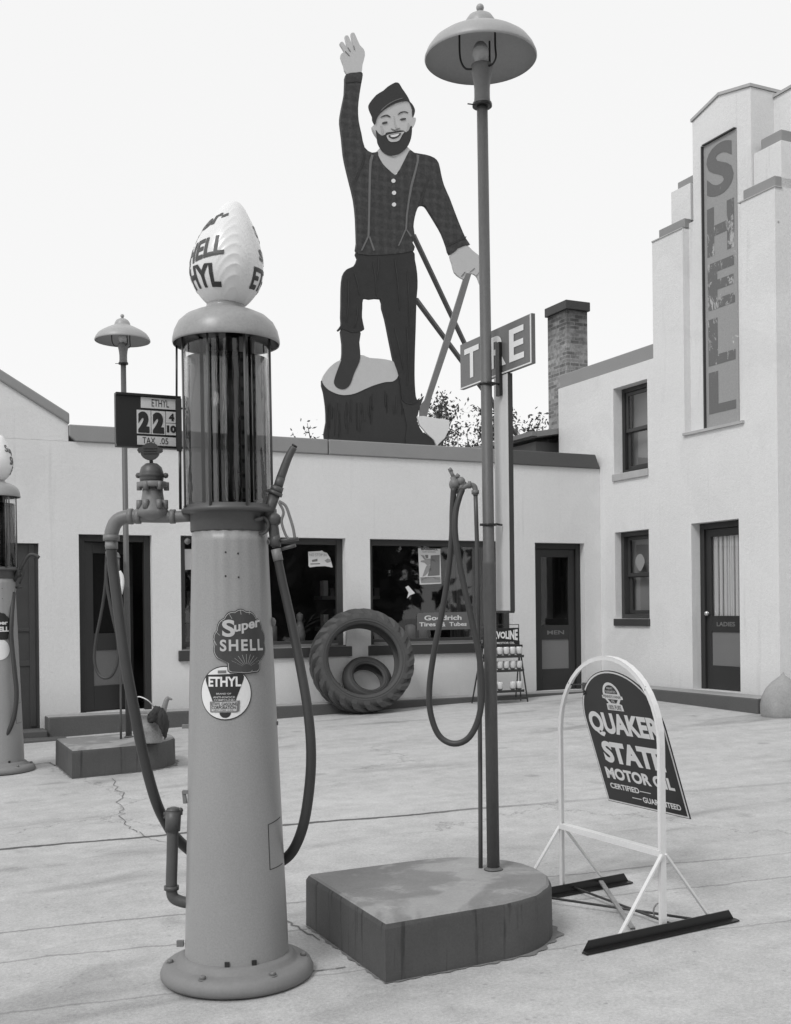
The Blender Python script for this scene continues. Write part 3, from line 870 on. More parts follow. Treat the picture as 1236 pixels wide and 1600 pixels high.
plate('neck', Z1([(430, 830), (440, 856), (470, 912), (545, 980), (582, 932), (622, 852), (640, 818), (600, 780), (480, 780)]), 3.5, MT['skin'], T, 0)
hand_up = [(246, 350), (225, 292), (207, 242), (212, 218), (228, 205), (206, 168), (202, 152), (212, 145), (224, 150), (247, 182), (234, 118), (238, 106), (250, 106), (258, 116), (284, 170), (271, 104), (274, 90), (286, 88), (296, 98), (326, 166), (350, 190), (358, 230), (342, 290), (330, 350)]
plate('hand', Z1(hand_up), 3, MT['skin'], T, 2)
for p in ([(232, 206), (236, 204), (262, 232), (258, 235)], [(284, 170), (288, 170), (294, 196), (290, 197)], [(248, 182), (252, 181), (268, 206), (264, 208)]):
    plate('finger_line', Z1(p), 4, MT['panel'], 0.0058, 0)
hand_dn = [(915, 85), (930, 60), (985, 30), (1022, 14), (1060, 48), (1110, 88), (1150, 130), (1165, 190), (1150, 240), (1128, 270), (1112, 272), (1100, 240), (1085, 212), (1050, 196), (1030, 225), (1012, 236), (980, 222), (945, 190), (930, 135)]
plate('hand', Z2(hand_dn), 3, MT['skin'], T, 2)
for p in ([(1040, 190), (1045, 188), (1075, 165), (1072, 161)], [(985, 215), (990, 218), (1015, 190), (1010, 187)], [(1085, 212), (1089, 210), (1112, 180), (1108, 178)]):
    plate('finger_line', Z2(p), 4, MT['panel'], 0.0058, 0)
ax = plate('axe_handle', Z2([(1020, 196), (1052, 198), (950, 540), (800, 985), (765, 1120), (722, 1115), (722, 1050), (755, 1010), (900, 560), (1000, 240)]), 4, MT['haft'], T, 0)
plate('axe_head', Z2([(700, 1118), (740, 1114), (830, 1130), (908, 1140), (906, 1200), (880, 1255), (828, 1306), (812, 1270), (770, 1232), (720, 1175)]), 5, MT['axe'], T, 0, ax)
head = plate('face', Z3([(185, 920), (140, 960), (150, 1030), (190, 1110), (240, 1180), (330, 1300), (520, 1400), (700, 1350), (830, 1180), (880, 1010), (920, 980), (955, 900), (970, 830), (955, 795), (930, 800), (900, 760), (880, 600), (840, 480), (700, 440), (500, 500), (300, 640), (200, 800)]), 4, MT['skin'], T + 0.02, 2)
plate('hat', Z3([(180, 930), (135, 850), (130, 780), (90, 690), (62, 600), (80, 520), (200, 370), (330, 290), (420, 210), (540, 140), (590, 130), (640, 150), (700, 250), (790, 380), (850, 505), (800, 482), (700, 490), (580, 525), (420, 610), (300, 700), (230, 790), (200, 860)]), 6, MT['hair'], T, 2, head)
plate('hat_band', Z3([(290, 660), (400, 560), (560, 470), (700, 430), (700, 442), (565, 484), (408, 574), (300, 672)]), 7, MT['strap'], 0.0058, 2, head)
plate('hair', Z3([(840, 495), (890, 540), (935, 620), (945, 690), (915, 790), (895, 760), (890, 650), (860, 560)]), 5.5, MT['hair'], 0.01, 2, head)
plate('beard', Z3([(195, 1040), (230, 1090), (310, 1150), (380, 1120), (400, 1090), (520, 1075), (650, 1050), (730, 1055), (770, 1085), (830, 1040), (850, 990), (885, 960), (888, 1060), (870, 1200), (820, 1330), (740, 1430), (620, 1510), (490, 1535), (370, 1490), (290, 1410), (225, 1290), (210, 1150)]), 5.5, MT['hair'], 0.01, 2, head)
plate('mouth', Z3([(410, 1140), (540, 1110), (680, 1085), (740, 1080), (700, 1130), (640, 1240), (560, 1270), (470, 1270), (420, 1220), (400, 1170)]), 6.5, MT['skin'], 0.0058, 2, head)
plate('lip', Z3([(430, 1150), (540, 1125), (670, 1105), (640, 1160), (580, 1200), (520, 1215), (460, 1195)]), 7.5, MT['line'], 0.0058, 2, head)
plate('teeth', Z3([(465, 1155), (540, 1138), (630, 1122), (600, 1160), (540, 1185), (480, 1185)]), 8.5, MT['white'], 0.0058, 2, head)
plate('eyebrow', Z3([(280, 800), (330, 765), (400, 745), (450, 765), (480, 795), (440, 785), (400, 768), (340, 785)]), 5.5, MT['line'], 0.0058, 2, head)
plate('eyebrow', Z3([(615, 745), (650, 705), (720, 680), (790, 690), (820, 715), (770, 700), (720, 696), (660, 725)]), 5.5, MT['line'], 0.0058, 2, head)
plate('eye', Z3([(315, 905), (350, 885), (410, 878), (415, 905), (370, 922), (330, 930)]), 5.5, MT['line'], 0.0058, 2, head)
plate('eye', Z3([(660, 835), (700, 815), (765, 812), (765, 840), (720, 850), (670, 848)]), 5.5, MT['line'], 0.0058, 2, head)
plate('nose', Z3([(490, 1010), (560, 1035), (650, 1000), (650, 1015), (560, 1050), (495, 1025)]), 5.5, MT['panel'], 0.0058, 2, head)
rj = random.Random(9)
for (x0, y0, x1, y1) in ((300, 200, 330, 330), (420, 140, 440, 330), (560, 120, 590, 420), (640, 200, 650, 520), (560, 560, 610, 800), (640, 560, 640, 900), (260, 250, 250, 500), (320, 420, 300, 540), (455, 100, 440, 240)):
    plate('fold_line', Z2([(x0 - 2, y0), (x0 + 3, y0), ((x0 + x1) / 2 + 9, (y0 + y1) / 2), (x1 + 1, y1), (x1 - 1, y1), ((x0 + x1) / 2 + 3, (y0 + y1) / 2)]), 4.2, MT['boot'], 0.0058, 2)
for k in range(26):
    x0 = rj.uniform(120, 610); y0 = max(990 - max(0, x0 - 300) * 0.28, 930) + rj.uniform(10, 120); L = rj.uniform(60, 190)
    plate('bark_line', Z2([(x0, y0), (x0 + 5, y0 + 4), (x0 + 6 + rj.uniform(-5, 5), y0 + L * 0.5), (x0 + rj.uniform(-6, 8), min(y0 + L, 1250)), (x0 - 1, y0 + L * 0.5)]), 1.2, MT['boot'] if k % 2 else MT['ink'], 0.0058, 2, stump)
for p in ([(290, 950), (330, 990), (340, 1060), (320, 1120), (300, 1060)], [(820, 900), (850, 960), (830, 1040), (790, 1070), (800, 980)], [(540, 760), (570, 900), (600, 985), (640, 1000), (590, 1012), (555, 930)], [(480, 1440), (620, 1440), (760, 1390), (700, 1450), (580, 1540), (500, 1545)]):
    plate('face_shade', Z3(p), 5.2, MT['cap2'], 0.0058, 2, head)
for p in ([(240, 395), (300, 388), (333, 395), (332, 402), (300, 396), (240, 404)], [(868, 1415), (930, 1385), (982, 1362), (985, 1370), (932, 1394), (872, 1424)], [(690, 1165), (720, 1080), (745, 1000), (752, 1004), (728, 1085), (706, 1166)], [(300, 1000), (340, 900), (352, 840), (358, 842), (346, 905), (308, 1004)]):
    plate('seam_line', Z1(p), 5, MT['ink'], 0.0058, 2, shirt)
for (a, b) in (((646, 368), (800, 693)), ((650, 468), (806, 678))):
    p0 = lf(a[0], a[1], YL + 0.05); p1 = lf(b[0], b[1], 2.55)
    o_ = Vector((3.6, YL, 3.55))
    m = MB(); m.bar(p0 - o_, p1 - o_, 0.055, 0.045); m.build('strut', MT['wood'], jack)

# ------------------------------------------------------------------ petrol pumps
PB = Vector((-0.668, 4.70, 0.0))
LEAN = -0.0068
FACE = math.atan2(0.668, 4.70)


def body_r(z): return 0.2125 - (z - 0.08) * 0.0332


def make_pump():
    t = empty('gas_pump', PB)
    m = MB(); m.lathe([(0.300, 0), (0.312, 0.012), (0.313, 0.03), (0.303, 0.052), (0.285, 0.064), (0.255, 0.067), (0.243, 0.072), (0.236, 0.086), (0.222, 0.098), (0.20, 0.10)], 64, lean=LEAN)
    m.build('base', MT['base'], t)
    for k in range(6):
        a = -1.95 + k * PI / 3
        x, y = 0.272 * math.cos(a), 0.272 * math.sin(a)
        b = MB(); b.lathe([(0.013, 0), (0.013, 0.012), (0.009, 0.016)], 6, (x, y, 0.063)); b.lathe([(0.019, 0), (0.019, 0.004)], 16, (x, y, 0.0615))
        b.build('bolt', MT['pipe'], t)
    def flute(r, z, a):
        f = max(0.0, min(1.0, (z - 1.0) / 0.8))
        return r * (1 + 0.008 * f * math.cos(a * 20) * (0.7 + 0.3 * math.sin(a * 3)))
    prof = [(body_r(0.083 + i * (1.825 - 0.083) / 40), 0.083 + i * (1.825 - 0.083) / 40) for i in range(41)]
    m = MB(); m.lathe(prof, 176, rf=flute, lean=LEAN, cap0=False)
    for a in (-1.72, -1.1):
        x, y = body_r(0.09) * math.cos(a), body_r(0.09) * math.sin(a)
    body = m.build('body', MT['pump'], t)
    for a in (-1.62, -1.12):
        x, y = 0.2155 * math.cos(a), 0.2155 * math.sin(a)
        b = MB(); b.box(-0.009, 0.009, -0.004, 0.004, 0.09, 0.118, lambda X, Y, Z: Vector((x - math.sin(a) * X + math.cos(a) * Y, y + math.cos(a) * X + math.sin(a) * Y, Z)))
        b.build('drain_slot', MT['ink'], body)
    def on(phi, z, off):
        a = FACE + phi; r = body_r(z) + off
        return Vector((r * math.sin(a) + LEAN * z, -r * math.cos(a), z))
    for (pf, pz) in ((-0.11, 1.735), (0.20, 1.73), (-0.12, 1.64), (0.20, 1.635)):
        b = MB(); b.sphere(on(pf, pz, 0.0005), 0.0042, 8); b.build('screw', MT['ink'], body)
    # access panel outline
    m = MB()
    for (p0, p1) in (((0.75, 0.46), (0.75, 0.64)), ((0.75, 0.64), (1.25, 0.655)), ((0.75, 0.46), (1.25, 0.465))):
        for k in range(6):
            q0 = [p0[i] + (p1[i] - p0[i]) * k / 6 for i in (0, 1)]; q1 = [p0[i] + (p1[i] - p0[i]) * (k + 1) / 6 for i in (0, 1)]
            m.bar(on(q0[0], q0[1], 0.0006), on(q1[0], q1[1], 0.0006), 0.0026, 0.0026)
    m.build('access_panel', MT['dark'], body)
    # collar, glass, canopy
    m = MB(); m.lathe([(0.157, 1.825), (0.160, 1.83), (0.160, 1.895), (0.165, 1.90), (0.193, 1.902), (0.195, 1.908), (0.195, 1.918), (0.186, 1.922), (0.186, 1.932), (0.176, 1.934)], 64, lean=LEAN)
    m.build('collar', MT['iron'], t)
    m = MB(); m.lathe([(0.174, 1.934), (0.174, 2.64)], 64, lean=LEAN, cap0=False, cap1=False)
    m.build('glass_cylinder', MT['pglass'], t)
    m = MB(); m.lathe([(0.1705, 1.936), (0.1705, 2.535)], 64, lean=LEAN)
    m.build('fuel', MT['fuel'], t)
    m = MB()
    m.cyl((0.022, -0.02, 1.93), (0.018, -0.02, 2.64), 0.036, n=20)
    m.cyl((-0.055, 0.04, 1.93), (-0.06, 0.04, 2.64), 0.006, n=10)
    m.cyl((-0.125, 0.05, 1.93), (-0.13, 0.05, 2.64), 0.008, n=10)
    m.cyl((0.075, 0.05, 1.93), (0.07, 0.05, 2.64), 0.006, n=10)
    m.build('inner_pipe', MT['dark'], t)
    m = MB()
    for (a, wd) in ((0.55, 0.017), (0.95, 0.016)):
        r = 0.150; x, y = r * math.sin(a), -r * math.cos(a)
        m.box(-wd / 2, wd / 2, -0.002, 0.002, 1.95, 2.60, lambda X, Y, Z: Vector((x + X * math.cos(a) - Y * math.sin(a) + LEAN * Z, y + X * math.sin(a) + Y * math.cos(a), Z)))
        for k in range(10):
            z = 2.50 - k * 0.058
            m.box(-wd / 2 + 0.002, wd / 2 - 0.002, -0.0045, -0.0025, z, z + 0.014, lambda X, Y, Z: Vector((x + X * math.cos(a) - Y * math.sin(a) + LEAN * Z, y + X * math.sin(a) + Y * math.cos(a), Z)), 1)
    m.build('gauge', [MT['panel'], MT['ink']], t)
    for k in range(8):
        a = FACE * 0 + math.radians(-60 + 45 * k)
        x, y = 0.1895 * math.sin(a), -0.1895 * math.cos(a)
        m = MB(); m.cyl((x + LEAN * 1.91, y, 1.91), (x + LEAN * 2.64, y, 2.64), 0.0048, n=8)
        m.build('tie_rod', MT['iron'], t)
    m = MB(); m.lathe([(0.2145, 2.602), (0.2155, 2.598), (0.218, 2.598), (0.220, 2.606), (0.219, 2.622), (0.212, 2.652), (0.196, 2.684), (0.168, 2.71), (0.13, 2.728), (0.098, 2.737), (0.086, 2.742), (0.080, 2.752), (0.078, 2.763)], 72, lean=LEAN, cap0=False)
    can = m.build('canopy', MT['pump2'], t)
    m = MB(); m.lathe([(0.002, 2.641), (0.200, 2.6415), (0.2135, 2.6025)], 64, lean=LEAN, cap0=False, cap1=False)
    m.build('canopy_lining', MT['black'], can, fix=False)
    return t, on


# globe: a thick milk-glass scallop seen almost edge on
GP = [(2.757, 0.070), (2.77, 0.085), (2.79, 0.104), (2.82, 0.126), (2.855, 0.142), (2.89, 0.149), (2.93, 0.149), (2.97, 0.142), (3.02, 0.127), (3.07, 0.105), (3.11, 0.082), (3.15, 0.056), (3.175, 0.035), (3.188, 0.015), (3.19, 0.0005)]


def globe_r(z):
    for (a, b) in zip(GP[:-1], GP[1:]):
        if a[0] <= z <= b[0]:
            t = (z - a[0]) / (b[0] - a[0]); return a[1] + (b[1] - a[1]) * t
    return 0.001


def add_globe(t, edge_phi):
    P = catmull([(r, z, 0) for z, r in GP], 10)
    ea = -PI / 2 + FACE + edge_phi
    def rf(r, z, a):
        d = (a - ea + PI) % (2 * PI) - PI
        d2 = d if abs(d) < PI / 2 else (abs(d) - PI) * (1 if d > 0 else -1)
        e = math.exp(-(d2 / 0.52) ** 2)
        ph = z * 150 + 40 * d2 * d2 * (1.0 if d2 < 0 else 2.2)
        return max(0.0005, r * (1 + e * (0.03 * (1 - abs(math.sin(ph * 0.5)) ** 0.5) - 0.02 * math.exp(-((z - 2.80) / 0.03) ** 2))))
    off = lambda z: LEAN * z + 0.006 + 0.034 * max(0, (z - 2.88) / 0.31) ** 1.6
    m = MB(); m.lathe([(max(p[0], 0.0005), p[1]) for p in P], 160, rf=rf, cap1=False)
    m.v = [(x + off(z), y, z) for x, y, z in m.v]
    g = m.build('globe', MT['milk'], t)
    def gf(phi, z, o=0.003):
        a = FACE + phi; r = globe_r(z) + o
        return Vector((r * math.sin(a) + off(z), -r * math.cos(a), z))
    def word(s, a0, a1, zc, hh, sl=0.0, bold=0.03, mat=None, sh=0):
        m = MB()
        put2d(m, text2d(s, 1.0, 1.0, bold, sh), lambda u, v: gf(a0 + (a1 - a0) * u, zc + (v - 0.5) * hh + sl * (u - 0.5)), 0.06)
        m.build('lettering', mat or MT['ink'], g, fix=False)
    return g, word


t, on = make_pump()
tag(t, 'tall visible-cylinder petrol pump in front with price board and two hoses', 'gas pump', 'visible petrol pumps')
g, word = add_globe(t, 0.25)
lg = paint('globe lettering', 0.07, 0.5, 0.3, 20); lg2 = paint('globe lettering dark', 0.03, 0.5)
word('Super-', -2.6, -0.10, 3.06, 0.085, 0.10, 0.03, lg)
word('SHELL', -1.72, -0.07, 2.955, 0.088, 0.03, 0.035, lg)
word('ETHYL', -2.2, -0.17, 2.855, 0.088, -0.015, 0.035, lg2)
word('ETHYL', 0.82, 2.7, 2.86, 0.085, 0.015, 0.035, lg2)
word('SHELL', 1.08, 2.7, 2.955, 0.05, 0.0, 0.03, lg)
word('Super', 1.12, 2.6, 3.03, 0.06, -0.05, 0.03, lg)


def wrap(phi0, zc, off):                              # lays a sign round the tapered body
    return lambda a, b: on(phi0 + a / body_r(zc), zc + b, off)


# scallop-shaped enamel sign
def scallop(ins):
    s = 6.18 * 394.0
    out = []
    cx, cy = 578.0, 520.0
    def P(x, y): out.append(((x - cx) / s, (cy - y) / s))
    n = 9
    for k in range(n * 6 + 1):
        th = math.radians(206 - (232.0) * k / (n * 6))
        bump = 1.0 - 0.055 * (1 - abs(math.sin(PI * k / 6.0)))
        P(cx + (272 - ins) * bump * math.cos(th) * 1.0, cy + 12 - (338 - ins) * bump * math.sin(th))
    for x, y in ((768 - ins, 712), (764 - ins, 790 - ins * 0.5), (742 - ins, 816 - ins), (620, 826 - ins), (468 + ins, 816 - ins), (446 + ins, 796 - ins * 0.5), (440 + ins, 716)):
        P(x, y)
    return poly(out)


W = wrap(0.22, 1.375, 0)
m = MB()
put2d(m, scallop(0), wrap(0.22, 1.375, 0.006), 0.02, 0)
put2d(m, scallop(9), wrap(0.22, 1.375, 0.0075), 0.02, 1)
put2d(m, scallop(15), wrap(0.22, 1.375, 0.009), 0.02, 2)
sg = m.build('scallop_sign', [MT['ink'], MT['rim'], MT['sface']], t, fix=False)
S_ = 6.18 * 394.0
m = MB(); fw = wrap(0.22, 1.375, 0.0108)
q = lambda x, y: ((x - 578) / S_, (520 - y) / S_)
for (s, x0, x1, y0, y1, bold, skew) in (('S', 402, 520, 465, 298, 0.03, 0), ('uper', 512, 775, 450, 352, 0.03, -52), ('SHELL', 380, 800, 604, 490, 0.03, 0)):
    a0, b0 = q(x0, y0); a1, b1 = q(x1, y1)
    tx = text2d(s, a1 - a0, b1 - b0, bold, 0, 1.22 if s == 'SHELL' else 1.0)
    tx = [(a + a0, b + b0 - skew / S_ * (a / (a1 - a0))) for a, b in tx[0]], tx[1]
    put2d(m, tx, fw, 0.02)
for k in range(9):                                    # rays of the fan
    th = math.radians(35 + k * 110 / 8)
    p0 = q(620 + 45 * math.cos(th), 775 - 45 * math.sin(th)); p1 = q(620 + 165 * math.cos(th), 775 - 140 * math.sin(th))
    put2d(m, poly([(p0[0] - 0.0006, p0[1]), (p0[0] + 0.0006, p0[1]), (p1[0] + 0.0008, p1[1]), (p1[0] - 0.0008, p1[1])]), wrap(0.22, 1.375, 0.0102), None, 1)
for (x, y, x2, y2) in ((445, 715, 590, 818), (765, 712, 650, 815), (318, 480, 350, 545), (330, 400, 380, 450), (390, 300, 440, 350), (470, 245, 495, 290), (575, 210, 580, 250), (665, 210, 660, 250), (745, 250, 730, 290)):
    p0 = q(x, y); p1 = q(x2, y2)
    put2d(m, poly([(p0[0] - 0.001, p0[1]), (p0[0] + 0.001, p0[1]), (p1[0] + 0.001, p1[1]), (p1[0] - 0.001, p1[1])]), wrap(0.22, 1.375, 0.0102), None, 1)
m.build('lettering', [MT['sletter'], MT['capw']], sg, fix=False)

# round enamel sign with a dark wedge
zc = 1.175; ph = -0.165
m = MB()
put2d(m, disc(0, 0, 0.1055, 0.1075), wrap(ph, zc, 0.003), 0.02, 0)
put2d(m, disc(0, 0, 0.1015, 0.1035), wrap(ph, zc, 0.0042), 0.02, 1)
es = m.build('round_sign', [MT['ink'], MT['white']], t, fix=False)
E_ = 6.18 * 394.0
q = lambda x, y: ((x - 425) / E_ * 1.03, (1006 - y) / E_)
m = MB()
put2d(m, poly([q(*p) for p in ((245, 830), (590, 818), (603, 850), (598, 880), (518, 1085), (308, 1085), (236, 890), (234, 850))]), wrap(ph, zc, 0.0055), 0.02, 0)
put2d(m, poly([q(425 + 52 * math.cos(a * PI / 12), 1195 + 50 * math.sin(a * PI / 12)) for a in range(13)]), wrap(ph, zc, 0.0055), 0.02, 0)
put2d(m, poly([q(*p) for p in ((360, 788), (440, 786), (440, 814), (360, 816))]), wrap(ph, zc, 0.0055), 0.02, 2)
put2d(m, poly([q(*p) for p in ((282, 1088), (560, 1080), (552, 1180), (528, 1192), (286, 1190))]), wrap(ph, zc, 0.0068), 0.02, 2)
put2d(m, poly([q(*p) for p in ((298, 1094), (536, 1088), (526, 1182), (300, 1182))]), wrap(ph, zc, 0.0078), 0.02, 3)
def etext(s, x0, x1, y0, y1, mi, bold=0.02, o=0.0066):
    a0, b0 = q(x0, y1); a1, b1 = q(x1, y0)
    put2d(m, shift(text2d(s, a1 - a0, b1 - b0, bold), a0, b0), wrap(ph, zc, o), 0.03, mi)
etext('ETHYL', 268, 574, 848, 944, 1, 0.035)
etext('BRAND OF', 345, 482, 1004, 1020, 4); etext('ANTI-KNOCK', 314, 520, 1036, 1056, 4); etext('COMPOUND', 322, 512, 1064, 1082, 4)
etext('ETHYL GASOLINE', 302, 532, 1096, 1126, 0, 0.01, 0.0092); etext('CORPORATION', 304, 520, 1130, 1160, 0, 0.01, 0.0092); etext('NEW YORK, U.S.A.', 322, 500, 1166, 1178, 0, 0.0, 0.0092)
m.build('lettering', [MT['ink'], MT['white'], MT['panel'], MT['sletter'], MT['sletter']], es, fix=False)


def pp(px, py, dd=0.0):
    return at(px, py, PB.y + dd) - PB


# valve, pipe and left hose of the front pump
m = MB()
m.tube([pp(300, 806), pp(260, 808), pp(210, 807)], 0.024, 16, 4)
m.tube([pp(214, 807), pp(196, 808), pp(182, 815), pp(175, 830), pp(174, 842)], 0.029, 16, 6)
for (x, y, vx, r) in ((204, 807, 1, 0.033), (216, 807, 1, 0.031), (270, 807, 1, 0.030)):
    m.cyl(pp(x - 4, y), pp(x + 4, y), r, n=16)
m.cyl(pp(174, 836), pp(174, 845), 0.034, n=16)
m.lathe([(0.02, -0.02), (0.066, 0.0), (0.064, 0.022), (0.05, 0.045), (0.043, 0.09), (0.04, 0.12)], 24, pp(239, 806))
m.lathe([(0.058, 0), (0.060, 0.006), (0.060, 0.02), (0.055, 0.024)], 24, pp(239, 762))
for k in range(6):
    a = k * PI / 3 + 0.2
    c = pp(239, 764) + Vector((0.055 * math.cos(a), 0.055 * math.sin(a), -0.006)); m.cyl(c, c + Vector((0, 0, 0.034)), 0.011, n=6)
for a in (-2.7, -1.9, -0.9, -0.3):
    c = pp(239, 792) + Vector((0.056 * math.cos(a), 0.056 * math.sin(a), -0.01)); m.cyl(c, c + Vector((0, 0, 0.036)), 0.013, n=6)
m.build('valve_body', MT['pipe'], t)
m = MB(); m.lathe([(0.044, 0), (0.049, 0.02), (0.049, 0.045), (0.042, 0.068), (0.025, 0.083), (0.001, 0.087)], 24, pp(237, 756))
m.lathe([(0.052, 0.028), (0.054, 0.034), (0.052, 0.04)], 24, pp(237, 756), cap0=False, cap1=False)
m.sphere(pp(216, 743), 0.012, 8); m.sphere(pp(259, 743), 0.012, 8); m.cyl(pp(237, 726), pp(235, 712), 0.008, n=8)
m.build('valve_dome', MT['iron'], t)
m = MB()
bp = [(234 + 15 * math.cos(a), 705 + 14 * math.sin(a)) for a in [PI * k / 12 for k in range(13)]] + [(217, 708), (214, 703), (217, 699), (222, 698), (228, 693), (236, 691), (244, 694), (248, 699), (253, 700), (254, 705), (250, 708)]
m.prism([pp(x, y, -0.03) for x, y in bp], (0, 0.012, 0))
for yy in (700, 704, 708): m.bar(pp(224, yy, -0.032), pp(245, yy, -0.032), 0.003, 0.003)
m.build('badge', MT['dark'], t)
m = MB(); m.cyl(pp(174, 843), pp(174.5, 858), 0.026, n=16); m.build('hose_clamp', MT['galv'], t)
m = MB(); m.tube([pp(174, 856), pp(177, 890), pp(186, 960, -0.02), pp(196, 1035, -0.04), pp(210, 1110, -0.04), pp(224, 1180, 0.0), pp(243, 1250, 0.05), pp(262, 1290, 0.12), pp(280, 1314, 0.16), pp(310, 1340, 0.2)], 0.0225, 14, 8)
h_ = m.build('hose', MT['rubber'], t)
m = MB(); m.tube([pp(270, 1285), pp(269, 1340), pp(268, 1385), pp(271, 1402), pp(285, 1409), pp(300, 1411)], 0.0235, 16, 6)
m.cyl(pp(268, 1384), pp(268, 1390), 0.031, n=16); m.cyl(pp(271, 1267), pp(270, 1298), 0.033, 0.031, n=18); m.lathe([(0.033, 0), (0.026, 0.014), (0.008, 0.02)], 18, pp(271, 1268))
m.cyl(pp(256, 1272), pp(285, 1270), 0.009, n=8); m.cyl(pp(258, 1279), pp(262, 1270), 0.008, n=8); m.sphere(pp(282, 1266), 0.012, 8)
m.build('drain_pipe', MT['iron'], t)
m = MB()
m.box(-0.02, 0.012, -0.012, 0.012, -0.008, 0.006, lambda X, Y, Z: pp(293, 1237, -0.05) + Vector((X, Y, Z))); m.box(-0.022, -0.008, -0.008, 0.008, -0.05, 0.0, lambda X, Y, Z: pp(293, 1236, -0.05) + Vector((X - Z * 0.1, Y, Z)))
m.box(-0.012, 0.016, -0.01, 0.01, -0.012, 0.012, lambda X, Y, Z: pp(281, 1474) + Vector((X, Y, Z))); m.box(-0.016, 0.012, -0.01, 0.01, -0.008, 0.008, lambda X, Y, Z: pp(430, 1130) + Vector((X, Y, Z)))
m.box(-0.016, 0.016, -0.01, 0.01, -0.008, 0.008, lambda X, Y, Z: pp(291, 1135) + Vector((X, Y, Z)))
m.cyl(pp(412, 965), pp(424, 968), 0.010, n=10); m.sphere(pp(426, 972), 0.014, 10, 1.4)
for x, y in ((293, 846), (417, 847)): m.sphere(pp(x, y), 0.013, 10)
m.build('clip', MT['pipe'], t)
# nozzle on its hook and the right hose
m = MB()
m.tube([pp(459, 699, -0.05), pp(450, 716, -0.05), pp(438, 748, -0.05)], lambda u: 0.0145 + 0.004 * u, 16, 6)
m.cyl(pp(439, 746, -0.05), pp(434, 762, -0.05), 0.019, n=16)
m.cyl(pp(434, 760, -0.05), pp(431, 769, -0.05), 0.026, n=20); m.cyl(pp(431, 768, -0.05), pp(429, 773, -0.05), 0.031, n=20)
m.cyl(pp(429, 772, -0.05), pp(416, 815, -0.05), 0.024, 0.019, n=16)
m.tube([pp(425, 812, -0.05), pp(428, 830, -0.05), pp(431, 852, -0.05)], 0.022, 14, 4)
m.sphere(pp(427, 812, -0.05), 0.034, 14, 0.9); m.cyl(pp(424, 846, -0.05), pp(437, 844, -0.05), 0.028, n=14)
m.cyl(pp(430, 846, -0.05), pp(466, 842, -0.06), 0.008, n=8); m.cyl(pp(440, 858, -0.05), pp(462, 852, -0.06), 0.007, n=8)
nz = m.build('nozzle', MT['iron'], t)
m = MB(); m.cyl(pp(461, 695.5, -0.05), pp(459.5, 698, -0.05), 0.012, n=14); m.build('nozzle_mouth', MT['ink'], nz)
m = MB()
m.tube([pp(436, 783, -0.06), pp(446, 790, -0.06), pp(452, 805, -0.06), pp(458, 825, -0.06), pp(461, 842, -0.06)], 0.006, 8, 5)
m.tube([pp(436, 785, -0.06), pp(443, 800, -0.06), pp(440, 815, -0.06), pp(446, 835, -0.06), pp(452, 843, -0.06)], 0.0055, 8, 5)
m.build('nozzle_lever', MT['pipe'], nz)
m = MB(); m.tube([pp(408 + 11 * math.cos(a), 821 + 13 * math.sin(a), -0.08) for a in [k * 2 * PI / 10 for k in range(10)]], 0.0065, 8, 4, closed=True)
m.tube([pp(395, 812, -0.1), pp(402, 812, -0.11), pp(409, 810, -0.1)], 0.009, 8, 3)
m.build('nozzle_hook', MT['iron'], t)
m = MB(); m.cyl(pp(431, 858, -0.05), pp(435, 876, -0.05), 0.0205, n=16); m.build('hose_clamp', MT['galv'], t)
m = MB(); m.tube([pp(434, 872, -0.05), pp(442, 912, -0.05), pp(455, 970, -0.06), pp(469, 1040, -0.08), pp(481, 1110, -0.1), pp(486, 1170, -0.1), pp(484, 1225, -0.06), pp(475, 1285, 0.0), pp(460, 1325, 0.08), pp(441, 1345, 0.12), pp(410, 1358, 0.16)], lambda u: 0.0175 + 0.006 * u, 14, 8)
m.build('hose', MT['rubber'], t)
# price board
BD = TD
p0 = pp(181, 655, 0.02)
def bdm(u, v, off=0.0):                                 # u along the board, v up, off towards the viewer
    return p0 + BD * u + Vector((0, 0, v)) + Vector((BD.y, -BD.x, 0)) * off
L_ = 0.272
m = MB(); m.box(0, L_, 0.0, 0.03, -0.112, 0.112, lambda X, Y, Z: bdm(X, Z + 0.002 * X, -Y))
m.box(0, L_, -0.012, 0.0, 0.102, 0.112, lambda X, Y, Z: bdm(X, Z, -Y)); m.box(0, L_, -0.012, 0.0, -0.112, -0.102, lambda X, Y, Z: bdm(X, Z, -Y))
m.box(L_ - 0.022, L_, -0.012, 0.0, -0.1015, 0.1015, lambda X, Y, Z: bdm(X, Z, -Y))
pb = m.build('price_board', MT['black'], t, bevel=0.002)
kx = L_ / 97.0
cd_ = lambda x, y: ((x - 181.0) * kx, (655.0 + (x - 181) * 0.095 - y) * 0.00264)
def card(x0, x1, yt, yb, nm='price_card'):
    a0, b1 = cd_(x0, yt + (x0 - 181) * 0.0); a1 = cd_(x1, 0)[0]
    b0 = b1 - (yb - yt) * 0.00264
    m = MB(); m.box(a0, a1, 0.0015, 0.004, b0, b1, lambda X, Y, Z: bdm(X, Z, Y)); return m.build(nm, MT['paper'], pb), a0, a1, b0, b1
def words(s, a0, a1, b0, b1, bold=0.03, mat=None, par=None):
    m = MB(); put2d(m, shift(text2d(s, a1 - a0, b1 - b0, bold), a0, b0), lambda a, b: bdm(a, b, 0.0052)); m.build('lettering', mat or MT['ink'], par or pb, fix=False)
c, a0, a1, b0, b1 = card(218, 271, 621, 638)
words('ETHYL', a0 + 0.045, a0 + 0.118, b0 + 0.008, b1 - 0.007, 0.0, None, c)
